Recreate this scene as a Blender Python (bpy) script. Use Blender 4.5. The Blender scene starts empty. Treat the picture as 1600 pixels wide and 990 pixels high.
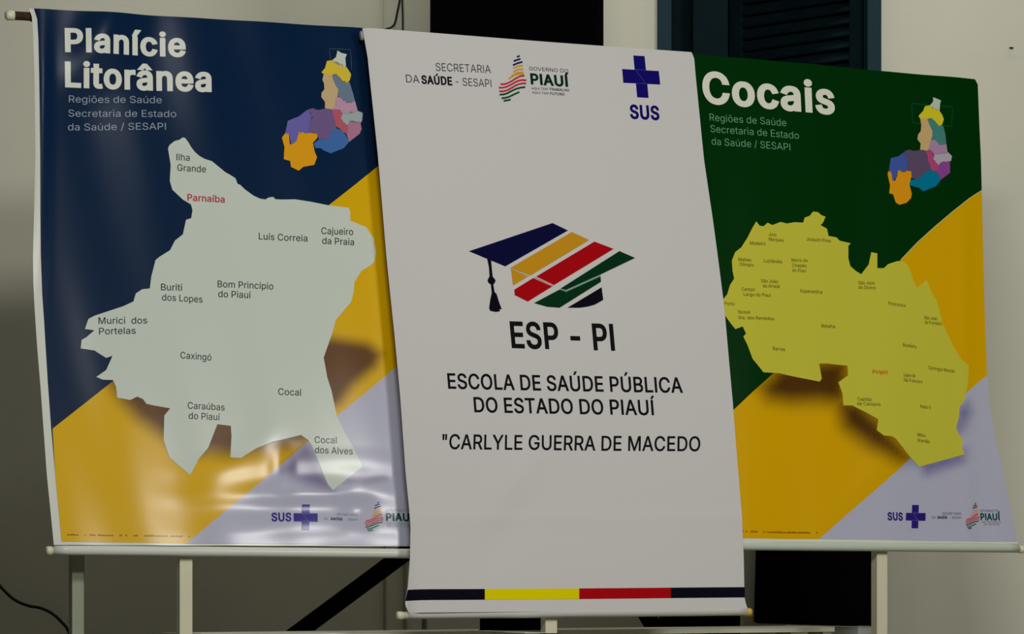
import bpy, bmesh, math, random
import numpy as np
from mathutils import Vector, Matrix
from mathutils.geometry import tessellate_polygon

random.seed(4)
scene = bpy.context.scene
COL = scene.collection

# ------------------------------------------------------------------ camera, world, lights, exposure
F, HOR, EYE = 4500.0, 900.0, 0.75          # focal length and horizon row (1600x990 frame), eye height over the stage floor
cam_data = bpy.data.cameras.new('camera')
cam_data.sensor_width = 36.0
cam_data.lens = 36.0 * F / 1600.0
cam_data.shift_y = (HOR - 495.0) / 1600.0
cam_data.clip_end = 100
cam = bpy.data.objects.new('camera', cam_data)
cam.location = (0, 0, EYE)
cam.rotation_euler = (math.radians(90), 0, 0)
COL.objects.link(cam)
scene.camera = cam

scene.view_settings.view_transform = 'Standard'
scene.view_settings.look = 'None'
scene.view_settings.gamma = 1.0
scene.view_settings.use_curve_mapping = False
scene.view_settings.exposure = 0.06

world = bpy.data.worlds.new('world')
scene.world = world
world.use_nodes = True
world.node_tree.nodes['Background'].inputs['Color'].default_value = (0.92, 1.0, 0.86, 1)
world.node_tree.nodes['Background'].inputs['Strength'].default_value = 0.030


def area(name, loc, target, sx, sy, watts, color):
    d = bpy.data.lights.new(name, 'AREA')
    d.shape = 'RECTANGLE'
    d.size, d.size_y, d.energy, d.color = sx, sy, watts, color
    o = bpy.data.objects.new(name, d)
    o.location = loc
    o.rotation_euler = (Vector(target) - Vector(loc)).to_track_quat('-Z', 'Y').to_euler()
    COL.objects.link(o)
    return o


area('ceiling_lamp_key', (3.2, 3.6, 2.85), (0.0, 8.0, 1.3), 1.1, 0.35, 78, (1.0, 0.99, 0.95))
area('added_wall_light', (0.6, 9.0, 4.3), (0.6, 9.5, 2.4), 4.4, 0.12, 27, (1.0, 1.0, 0.9))  # unseen strip light added to brighten the upper wall, fading downwards
area('added_sheen_light', (1.55, 3.6, 5.0), (-1.1, 7.2, 1.9), 0.4, 0.3, 9, (0.95, 0.97, 1.0))  # unseen light added so the blue banner mirrors a sheen at its upper left
area('ceiling_lamp_hall', (0.35, 3.2, 3.4), (0.2, 8.2, 1.4), 1.3, 0.4, 76, (1.0, 1.0, 0.95))

WALL = 9.5
YAW, LEAN = math.radians(22.5), math.radians(11.0)
RD = Vector((math.cos(YAW), math.sin(YAW), 0))                 # along the rods
BK = Vector((-math.sin(YAW), math.cos(YAW), 0))                # horizontally away from the audience
UP = (Vector((0, 0, 1)) * math.cos(LEAN) + BK * math.sin(LEAN)).normalized()
NRM = (-BK * math.cos(LEAN) + Vector((0, 0, 1)) * math.sin(LEAN)).normalized()   # out of the printed face
EYEV = Vector((0, 0, EYE))


def pt(x, y, depth):
    """point seen at (x, y) of the photo, standing at distance depth in front of the camera"""
    return Vector(((x - 800) / F * depth, depth, EYE + (HOR - y) / F * depth))


# ------------------------------------------------------------------ materials
def lin(c):
    c = c / 255.0
    return c / 12.92 if c <= 0.04045 else ((c + 0.055) / 1.055) ** 2.4


def new_mat(name):
    m = bpy.data.materials.new(name)
    m.use_nodes = True
    return m, m.node_tree.nodes, m.node_tree.links, m.node_tree.nodes['Principled BSDF']


def plain(name, rgb, rough=0.6, spec=0.4, metal=0.0, var=0.0, scale=8.0, bump=0.0, bscale=120.0):
    """rgb: albedo in sRGB 0..255; var: noise variation of the tone; bump: fine relief"""
    m, n, l, b = new_mat(name)
    c = tuple(lin(v) for v in rgb) + (1,)
    b.inputs['Base Color'].default_value = c
    b.inputs['Roughness'].default_value = rough
    b.inputs['Specular IOR Level'].default_value = spec
    b.inputs['Metallic'].default_value = metal
    tc = n.new('ShaderNodeTexCoord')
    if var:
        t = n.new('ShaderNodeTexNoise')
        t.inputs['Scale'].default_value = scale
        t.inputs['Detail'].default_value = 5
        l.new(tc.outputs['Object'], t.inputs['Vector'])
        r = n.new('ShaderNodeMapRange')
        r.inputs['From Min'].default_value = 0.3
        r.inputs['From Max'].default_value = 0.7
        r.inputs['To Min'].default_value = 1 - var
        r.inputs['To Max'].default_value = 1 + var * 0.4
        l.new(t.outputs['Fac'], r.inputs['Value'])
        mx = n.new('ShaderNodeVectorMath')
        mx.operation = 'SCALE'
        mx.inputs[0].default_value = c[:3]
        l.new(r.outputs['Result'], mx.inputs['Scale'])
        l.new(mx.outputs['Vector'], b.inputs['Base Color'])
    if bump:
        t = n.new('ShaderNodeTexNoise')
        t.inputs['Scale'].default_value = bscale
        t.inputs['Detail'].default_value = 3
        l.new(tc.outputs['Object'], t.inputs['Vector'])
        bp = n.new('ShaderNodeBump')
        bp.inputs['Strength'].default_value = bump
        bp.inputs['Distance'].default_value = 0.002
        l.new(t.outputs['Fac'], bp.inputs['Height'])
        l.new(bp.outputs['Normal'], b.inputs['Normal'])
    return m


M = dict(
    wall=plain('wall_paint', (226, 223, 205), 0.85, 0.2, var=0.07, scale=1.6, bump=0.15, bscale=60),
    floor=plain('stage_floor', (120, 112, 100), 0.6, 0.3, var=0.2, scale=3),
    white_wood=plain('white_painted_wood', (224, 220, 190), 0.55, 0.4, var=0.08, scale=6),
    dull_wood=plain('dull_painted_wood', (158, 163, 143), 0.6, 0.3, var=0.12, scale=9),
    table=plain('pale_laminate', (226, 224, 204), 0.5, 0.4, var=0.1, scale=5),
    grey_table=plain('grey_laminate', (172, 174, 168), 0.5, 0.4, var=0.1, scale=5),
    paper=plain('white_paper', (215, 213, 200), 0.8, 0.2),
    cream_plastic=plain('cream_plastic_cap', (225, 226, 196), 0.4, 0.5),
    amber_plastic=plain('amber_plastic_cap', (222, 176, 66), 0.4, 0.5),
    brown_wood=plain('brown_wooden_rod', (88, 66, 50), 0.6, 0.3, var=0.3, scale=40),
    black_vinyl=plain('black_painted_plywood', (6, 6, 7), 0.9, 0.03),
    black_metal=plain('black_powder_coat', (8, 8, 9), 0.9, 0.02),
    grille=plain('black_grille', (4, 4, 5), 0.9, 0.02),
    screen=plain('dark_screen', (4, 4, 5), 0.7, 0.03),
    teal=plain('dark_teal_paint', (10, 50, 60), 0.6, 0.2, var=0.15, scale=10),
    teal_dark=plain('darker_teal_paint', (8, 30, 36), 0.8, 0.1, var=0.2, scale=10),  # darker, rougher tone of the teal for the parts inside the recess
    conduit=plain('painted_conduit', (196, 196, 178), 0.5, 0.3),
    cable=plain('black_cable_rubber', (10, 10, 14), 0.5, 0.3),
    beige=plain('beige_plastic', (196, 180, 142), 0.5, 0.4),
    grey_metal=plain('dull_grey_metal', (120, 124, 116), 0.5, 0.4, metal=0.3),
    nail=plain('dark_nail', (46, 44, 40), 0.6, 0.3),
)


# ------------------------------------------------------------------ mesh helpers
def link(name, me, mat=None, parent=None, smooth=False):
    if mat is not None and len(me.materials) == 0:
        me.materials.append(mat)
    if smooth:
        for p in me.polygons:
            p.use_smooth = True
    o = bpy.data.objects.new(name, me)
    COL.objects.link(o)
    if parent is not None:
        o.parent = parent
        o.matrix_parent_inverse = Matrix.Translation(-parent.location)
    return o


def from_bm(name, bm, mat, parent=None, smooth=False):
    bmesh.ops.recalc_face_normals(bm, faces=bm.faces)
    me = bpy.data.meshes.new(name)
    bm.to_mesh(me)
    bm.free()
    return link(name, me, mat, parent, smooth)


def add_box(bm, c, ax, ay, az, sx, sy, sz, bevel=0.0):
    """box centred on c with axes ax, ay, az and full sizes"""
    r = bmesh.ops.create_cube(bm, size=1.0)
    vs = r['verts']
    for v in vs:
        x, y, z = v.co
        v.co = Vector(c) + ax * (x * sx) + ay * (y * sy) + az * (z * sz)
    if bevel:
        es = list({e for v in vs for e in v.link_edges})
        bmesh.ops.bevel(bm, geom=es, offset=bevel, segments=3, profile=0.5, affect='EDGES')


X, Y, Z = Vector((1, 0, 0)), Vector((0, 1, 0)), Vector((0, 0, 1))


def add_tube(bm, path, rad, seg=14, caps=True):
    path = [Vector(p) for p in path]
    rads = rad if isinstance(rad, (list, tuple)) else [rad] * len(path)
    rings = []
    ref = None
    for i, p in enumerate(path):
        t = (path[min(i + 1, len(path) - 1)] - path[max(i - 1, 0)]).normalized()
        if ref is None:
            ref = Z if abs(t.z) < 0.9 else X
        a = t.cross(ref).normalized()
        b = a.cross(t).normalized()
        ref = b
        rings.append([bm.verts.new(p + (a * math.cos(k * 2 * math.pi / seg) + b * math.sin(k * 2 * math.pi / seg)) * rads[i])
                      for k in range(seg)])
    for r0, r1 in zip(rings, rings[1:]):
        for k in range(seg):
            bm.faces.new((r0[k], r0[(k + 1) % seg], r1[(k + 1) % seg], r1[k]))
    if caps:
        bm.faces.new(rings[0])
        bm.faces.new(rings[-1])


def spline(pts, n=8):
    pts = [Vector(p) for p in pts]
    out = []
    for i in range(len(pts) - 1):
        p0, p1, p2, p3 = pts[max(i - 1, 0)], pts[i], pts[i + 1], pts[min(i + 2, len(pts) - 1)]
        for k in range(n):
            t = k / n
            out.append(0.5 * ((2 * p1) + (p2 - p0) * t + (2 * p0 - 5 * p1 + 4 * p2 - p3) * t * t + (3 * p1 - p0 - 3 * p2 + p3) * t ** 3))
    out.append(pts[-1])
    return out


def tag(o, label, cat, group=None):
    o['label'] = label
    o['category'] = cat
    if group:
        o['group'] = group
    return o


def thing(name, loc, label, cat, group=None):
    o = bpy.data.objects.new(name, None)
    o.empty_display_size = 0.1
    o.location = loc
    COL.objects.link(o)
    return tag(o, label, cat, group)


def struct(o):
    o['kind'] = 'structure'
    return o


# ------------------------------------------------------------------ the setting: floor, wall with a window
bm = bmesh.new()
add_box(bm, (0, 5.0, -0.05), X, Y, Z, 12, 12, 0.1)
struct(from_bm('floor', bm, M['floor']))

WX0, WX1 = pt(1027, 0, WALL).x, pt(1376, 0, WALL).x
WZ0, WZ1 = 1.35, 3.1
bm = bmesh.new()
TH = 0.62
for x0, x1, z0, z1 in ((-6, WX0, 0, 4.4), (WX1, 6, 0, 4.4), (WX0, WX1, 0, WZ0), (WX0, WX1, WZ1, 4.4)):
    add_box(bm, ((x0 + x1) / 2, WALL + TH / 2, (z0 + z1) / 2), X, Y, Z, x1 - x0, TH, z1 - z0)
struct(from_bm('wall_back', bm, M['wall']))

win = bpy.data.objects.new('window_1', None)
win.location = ((WX0 + WX1) / 2, WALL, WZ0)
COL.objects.link(win)
struct(win)
FW = pt(1049, 0, WALL).x - WX0
bm = bmesh.new()
zc, zh = (WZ0 + WZ1) / 2, WZ1 - WZ0
add_box(bm, (WX0 + FW / 2, WALL + 0.03, zc), X, Y, Z, FW, 0.10, zh, 0.003)
add_box(bm, (WX1 - FW / 2, WALL + 0.03, zc), X, Y, Z, FW, 0.10, zh, 0.003)
add_box(bm, ((WX0 + WX1) / 2, WALL + 0.03, WZ0 + FW / 2), X, Y, Z, WX1 - WX0 - 2 * FW, 0.10, FW, 0.003)
add_box(bm, ((WX0 + WX1) / 2, WALL + 0.03, WZ1 - FW / 2), X, Y, Z, WX1 - WX0 - 2 * FW, 0.10, FW, 0.003)
from_bm('window_frame', bm, M['teal'], win)
bm = bmesh.new()
add_box(bm, ((WX0 + WX1) / 2, WALL + 0.58, zc), X, Y, Z, WX1 - WX0, 0.04, zh)  # added dark board behind the shutters, standing in for the night outside
from_bm('dark_backing', bm, M['teal_dark'], win)
bm = bmesh.new()                                   # closed leaf: stile and plain board on the left
add_box(bm, (pt(1110, 0, WALL + 0.10).x, WALL + 0.12, zc), X, Y, Z, 0.118, 0.035, zh - 0.02, 0.004)
add_box(bm, (pt(1064, 0, WALL + 0.20).x, WALL + 0.20, zc), X, Y, Z, 0.075, 0.03, zh - 0.02, 0.004)
from_bm('shutter_panel', bm, M['teal_dark'], win)
# louvred leaf, hinged on the right and swung open into the recess
la = math.radians(40)
hinge = Vector((pt(1349, 0, WALL + 0.10).x, WALL + 0.10, 0))
ld = Vector((-math.cos(la), math.sin(la), 0))
ln = Vector((-math.sin(la), -math.cos(la), 0))
LW = 0.53
bm = bmesh.new()
for s in (0.02, LW - 0.02):
    add_box(bm, hinge + ld * s + Z * zc, ld, ln, Z, 0.045, 0.035, zh - 0.03, 0.003)
k = 0
zz = WZ0 + 0.05
tilt = math.radians(38)
while zz < WZ1 - 0.04:
    sl = (Z * math.cos(tilt) - ln * math.sin(tilt)).normalized()
    sn = ln * math.cos(tilt) + Z * math.sin(tilt)
    add_box(bm, hinge + ld * (LW / 2) + Z * zz, ld, sn, sl, LW - 0.06, 0.008, 0.046)
    zz += 0.0405
from_bm('louvred_shutter', bm, M['teal_dark'], win)

# two surface conduits on the wall
for i, (px, r) in enumerate(((601, 0.0042), (633, 0.0060))):
    bm = bmesh.new()
    xx = pt(px, 0, WALL - 0.006).x
    add_tube(bm, [(xx, WALL - r, 0.0), (xx, WALL - r, 4.3)], r, 10)
    for z in (0.8, 1.9, 3.0):
        add_box(bm, (xx, WALL - 0.002, z), X, Y, Z, 0.03, 0.004, 0.012, 0.001)
    o = from_bm('conduit_pipe', bm, M['conduit'], None, True)
    tag(o, ('thin pale conduit pipe up the wall, farther from the black loudspeaker',
            'thicker pale conduit pipe up the wall beside the black loudspeaker')[i], 'pipe', 'conduit pipes on the wall')


def cable(name, pts, r, label):
    bm = bmesh.new()
    add_tube(bm, spline(pts, 8), r, 8)
    o = from_bm(name, bm, M['cable'], None, True)
    return tag(o, label, 'cable')


cable('wall_cable', [pt(628, -60, 9.44), pt(626, -10, 9.44), pt(621, 18, 9.44), pt(617, 36, 9.44), pt(611, 43, 9.44), pt(600, 48, 9.44), pt(590, 70, 9.44), pt(588, 120, 9.44), pt(590, 200, 9.45), pt(592, 300, 9.48)],
      0.0034, 'black cable dangling and curving between the two conduit pipes')
cable('straight_cable', [pt(629, -80, 9.48), pt(628.5, 0, 9.48), pt(629.5, 50, 9.48), pt(630, 300, 9.48)],
      0.0027, 'thin dark cable running straight down beside the thicker conduit pipe')
cable('floor_cable', [pt(-60, 830, 9.46), pt(-20, 890, 9.46), pt(0, 915, 9.44), pt(22, 936, 9.42), pt(45, 946, 9.42), pt(62, 949, 9.42), pt(80, 957, 9.42), pt(95, 970, 9.42), pt(108, 988, 9.42), pt(125, 1040, 9.42), pt(140, 1150, 9.44), Vector((-1.39, 9.40, 0.006)), Vector((-1.2, 9.3, 0.006))],
      0.0052, 'dark blue-black cable sagging along the wall at the lower left')

bm = bmesh.new()
p = pt(1580, 75, WALL - 0.004)
add_tube(bm, [p + Vector((-0.004, 0.006, 0.001)), p + Vector((0, -0.004, 0))], 0.0022, 8)
add_tube(bm, [p + Vector((-0.006, -0.004, 0.0012)), p + Vector((0.006, -0.005, -0.001))], [0.002, 0.0034], 8)
tag(from_bm('nail', bm, M['nail'], None, True), 'tiny dark bent nail in the bare wall at upper right', 'nail')

bm = bmesh.new()
p = pt(1170.5, 967, WALL - 0.02)
add_box(bm, p, X, Y, Z, 0.030, 0.04, 0.024, 0.003)
sock = from_bm('socket_box', bm, M['beige'])
tag(sock, 'small beige electrical box on the wall left of the black screen', 'socket')

# black screen low on the wall, right of the white banner
d = WALL - 0.06
p0, p1 = pt(1180, 973, d), pt(1372, 979, d)
scr = thing('screen', ((p0.x + p1.x) / 2, d, p1.z), 'black rounded screen on the wall under the green map banner', 'screen')
cx, wd, zb, ht = (p0.x + p1.x) / 2, p1.x - p0.x, (p0.z + p1.z) / 2, 0.46
roll = math.radians(-1.6)
ux = Vector((math.cos(roll), 0, math.sin(roll)))
uz = Vector((-math.sin(roll), 0, math.cos(roll)))
cc = Vector((cx, d + 0.03, zb)) + uz * (ht / 2)


def rounded_slab(bm, c, ux, uz, n, w, h, t, r):
    ring = []
    for sx, sz, a0 in ((1, 1, 0), (-1, 1, 90), (-1, -1, 180), (1, -1, 270)):
        for k in range(7):
            a = math.radians(a0 + 15 * k)
            ring.append(c + ux * (sx * (w / 2 - r) + r * math.cos(a)) + uz * (sz * (h / 2 - r) + r * math.sin(a)))
    f = [bm.verts.new(q + n * (t / 2)) for q in ring]
    b = [bm.verts.new(q - n * (t / 2)) for q in ring]
    bm.faces.new(f)
    bm.faces.new(b)
    for k in range(len(ring)):
        bm.faces.new((f[k], f[(k + 1) % len(ring)], b[(k + 1) % len(ring)], b[k]))


bm = bmesh.new()
rounded_slab(bm, cc, ux, uz, -Y, wd, ht, 0.06, 0.011)
from_bm('bezel', bm, M['black_metal'], scr)
bm = bmesh.new()
rounded_slab(bm, cc - Y * 0.031, ux, uz, -Y, wd - 0.03, ht - 0.03, 0.004, 0.006)
from_bm('display', bm, M['screen'], scr)


# ------------------------------------------------------------------ loudspeaker on a tripod behind the white banner
SD = 8.75
hub = pt(853, 708, SD)
tri = thing('speaker_tripod', (hub.x, SD, 0), 'black tripod stand with splayed legs carrying the loudspeaker behind the white banner', 'stand')
SPZ = 2.20
bm = bmesh.new()
add_tube(bm, [(hub.x, SD, hub.z - 0.55), (hub.x, SD, SPZ)], 0.019, 16)
from_bm('pole', bm, M['black_metal'], tri, True)
bm = bmesh.new()
add_tube(bm, [(hub.x, SD, hub.z - 0.05), (hub.x, SD, hub.z + 0.05)], 0.034, 16)
from_bm('hub', bm, M['black_metal'], tri, True)


def leg_flat(p, q, w):
    bm = bmesh.new()
    t = (q - p).normalized()
    s = t.cross(Y).normalized()
    add_box(bm, (p + q) / 2, s, t.cross(s).normalized(), t, w, 0.022, (q - p).length, 0.004)
    return bm


def floor_hit(x0, y0, x1, y1, depth):
    # the leg seen through two photo points, continued to the floor at that distance
    yf = HOR + EYE / depth * F
    return pt(x0 + (x1 - x0) * (yf - y0) / (y1 - y0), yf, depth)


lf = floor_hit(853, 708, 465, 985 + 10, SD)
from_bm('leg', leg_flat(hub + Vector((-0.02, 0, 0)), lf + Z * 0.012, 0.043), M['black_metal'], tri)
rf = floor_hit(853, 708, 1009, 970, SD)
from_bm('leg', leg_flat(hub + Vector((0.02, 0, 0)), rf + Z * 0.012, 0.043), M['black_metal'], tri)
from_bm('leg', leg_flat(hub + Vector((0, 0.02, 0)), Vector((hub.x - 0.15, SD + 0.5, 0.012)), 0.043), M['black_metal'], tri)

sx0, sx1 = pt(672, 0, SD - 0.22).x, pt(943, 0, SD - 0.22).x
spk = thing('loudspeaker', ((sx0 + sx1) / 2, SD, SPZ), 'big black loudspeaker on the tripod above the white banner', 'loudspeaker')
bm = bmesh.new()
sy0, sy1, sz0, sz1 = SD - 0.22, SD + 0.2, SPZ, SPZ + 0.78
prof = [(sx0 - 0.012, sy0), (sx1, sy0), (sx1 - 0.06, sy1), (sx0 + 0.06, sy1)]
bot = [bm.verts.new((a, b, sz0)) for a, b in prof]
prof2 = [(sx0, sy0), (sx1, sy0), (sx1 - 0.06, sy1), (sx0 + 0.06, sy1)]
knee = [bm.verts.new((a, b, sz0 + 0.13)) for a, b in prof]
knee2 = [bm.verts.new((a, b, sz0 + 0.165)) for a, b in prof2]
top = [bm.verts.new((a, b, sz1)) for a, b in prof2]
for r0, r1 in ((bot, knee), (knee, knee2), (knee2, top)):
    for k in range(4):
        bm.faces.new((r0[k], r0[(k + 1) % 4], r1[(k + 1) % 4], r1[k]))
bm.faces.new(bot)
bm.faces.new(top)
from_bm('cabinet', bm, M['black_vinyl'], spk)
bm = bmesh.new()
rounded_slab(bm, Vector(((sx0 + sx1) / 2, sy0 - 0.006, (sz0 + sz1) / 2 + 0.01)), X, Z, -Y, sx1 - sx0 - 0.03, 0.70, 0.012, 0.02)
from_bm('grille', bm, M['grille'], spk)
bm = bmesh.new()
add_tube(bm, spline([(sx0 + 0.03, SD - 0.06, 2.62), (sx0 - 0.0, SD - 0.06, 2.64), (sx0 - 0.0, SD + 0.06, 2.64), (sx0 + 0.04, SD + 0.06, 2.62)], 4), 0.009, 8)
from_bm('handle', bm, M['black_metal'], spk, True)

# small black loudspeaker standing on the floor behind the table, a case and a paper sheet
d = 9.05
a0, a1 = pt(1036, 0, d).x, pt(1157, 0, d).x
sub = thing('floor_speaker', ((a0 + a1) / 2, d + 0.13, 0), 'black boxy loudspeaker standing behind the pale table under the white banner', 'loudspeaker')
bm = bmesh.new()
add_box(bm, ((a0 + a1) / 2, d + 0.13, 0.40), X, Y, Z, a1 - a0, 0.26, 0.80, 0.006)
from_bm('cabinet', bm, M['black_vinyl'], sub)
bm = bmesh.new()
add_box(bm, ((a0 + a1) / 2, d - 0.004, 0.40), X, Y, Z, a1 - a0 - 0.03, 0.008, 0.74, 0.003)
from_bm('grille', bm, M['grille'], sub)

# ------------------------------------------------------------------ narrow tables behind the stands
TZ = 0.600


def table_pt(x, y):
    return pt(x, y, (EYE - TZ) * F / (y - HOR))


def make_table(xa, ya, xb, yb, depth, thick, mat, name, label, lift=0.0):
    A, B = table_pt(xa, ya), table_pt(xb, yb)
    r = (B - A).normalized()
    fr = Vector((r.y, -r.x, 0))
    c = (A + B) / 2 + fr * (depth / 2)
    t = thing(name, (c.x, c.y, 0), label, 'table')
    L = (B - A).length
    bm = bmesh.new()
    add_box(bm, c - Z * (thick / 2 - lift), r, fr, Z, L, depth, thick, 0.002)
    from_bm('tabletop', bm, mat, t)
    for s in (-1, 1):
        for q in (-1, 1):
            bm = bmesh.new()
            pz = Vector((c.x, c.y, 0)) + r * (s * (L / 2 - 0.04)) + fr * (q * (depth / 2 - 0.04))
            hh = TZ - thick + lift
            add_box(bm, pz + Z * (hh / 2), r, fr, Z, 0.03, 0.03, hh, 0.002)
            from_bm('leg', bm, M['dull_wood'], t)
    return t, r, fr


tb, TR, TF = make_table(255, 987.7, 1228, 977, 0.24, 0.014, M['table'], 'side_table', 'long narrow pale table along the bottom behind the banner stands')
make_table(1300, 978.4, 1342, 977.9, 0.12, 0.02, M['grey_table'], 'side_table', 'short grey table under the black screen', 0.0)

p = table_pt(806, 984.5)
case = thing('equipment_case', (p.x, p.y, TZ), 'black equipment case on the pale table behind the white banner', 'case')
bm = bmesh.new()
cw = pt(856, 0, p.y).x - pt(752, 0, p.y).x
add_box(bm, Vector((p.x, p.y + 0.03, TZ + 0.0365)), TR, TF, Z, cw, 0.07, 0.07, 0.006)
from_bm('body', bm, M['black_vinyl'], case)
bm = bmesh.new()
add_box(bm, Vector((p.x, p.y + 0.03, TZ + 0.083)), TR, TF, Z, cw, 0.07, 0.022, 0.006)
from_bm('lid', bm, M['black_metal'], case)

q0, q1 = table_pt(764, 985.5), table_pt(852, 989)
bm = bmesh.new()
c = (q0 + q1) / 2 + Z * 0.0014
ax = (q1 - q0).normalized()
add_box(bm, c + ax.cross(Z) * 0.03, ax, ax.cross(Z).normalized(), Z, (q1 - q0).length, 0.06, 0.0016)
tag(from_bm('paper_sheet', bm, M['paper']), 'white paper sheet on the pale table left of the middle stand post', 'paper')

bm = bmesh.new()
p = pt(663, 900, 8.42)
add_tube(bm, [(p.x, p.y, 0.012), (p.x, p.y, 1.5)], 0.0078, 12)
add_tube(bm, [(p.x, p.y, 0.0), (p.x, p.y, 0.012), (p.x, p.y, 0.02)], [0.11, 0.11, 0.03], 24)
tag(from_bm('metal_pole', bm, M['grey_metal'], None, False), 'thin dull grey pole under the left end of the white banner', 'pole')

# dull post behind the blue banner
p = pt(119.5, 900, 7.37)
post = thing('wooden_post', (p.x, p.y, 0), 'dull greyish wooden post behind the lower left corner of the blue banner', 'post')
pa = math.radians(23)
pr, pf = Vector((math.cos(pa), math.sin(pa), 0)), Vector((math.sin(pa), -math.cos(pa), 0))
bm = bmesh.new()
add_box(bm, Vector((p.x, p.y, 0.68)), pr, pf, Z, 0.0315, 0.0315, 1.3, 0.002)
from_bm('upright', bm, M['dull_wood'], post)
bm = bmesh.new()
add_box(bm, Vector((p.x, p.y, 0.015)), pr, pf, Z, 0.14, 0.05, 0.03, 0.003)
add_box(bm, Vector((p.x, p.y, 0.015)), pf, pr, Z, 0.14, 0.05, 0.03, 0.003)
from_bm('base', bm, M['dull_wood'], post)


# ------------------------------------------------------------------ banners
def ink(name, rgb, rough, spec, over=None, coat=0.0, bump=0.0):
    """printing ink on the banner cloth; 'over' is a second ink printed softly over it (the drop shadow of the map artwork)"""
    m, n, l, b = new_mat(name)
    c = tuple(lin(v) for v in rgb) + (1,)
    b.inputs['Base Color'].default_value = c
    b.inputs['Roughness'].default_value = rough
    b.inputs['Specular IOR Level'].default_value = spec
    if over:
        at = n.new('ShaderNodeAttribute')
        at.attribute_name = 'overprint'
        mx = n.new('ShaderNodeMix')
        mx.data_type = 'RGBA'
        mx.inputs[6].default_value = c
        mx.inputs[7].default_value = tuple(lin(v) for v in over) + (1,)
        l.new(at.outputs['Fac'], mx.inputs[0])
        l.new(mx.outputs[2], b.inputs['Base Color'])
    if bump:
        tc = n.new('ShaderNodeTexCoord')
        t = n.new('ShaderNodeTexNoise')
        t.inputs['Scale'].default_value = 900 * 0.35
        t.inputs['Detail'].default_value = 2
        l.new(tc.outputs['Object'], t.inputs['Vector'])
        bp = n.new('ShaderNodeBump')
        bp.inputs['Strength'].default_value = bump
        bp.inputs['Distance'].default_value = 0.001
        l.new(t.outputs['Fac'], bp.inputs['Height'])
        l.new(bp.outputs['Normal'], b.inputs['Normal'])
    return m


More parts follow.
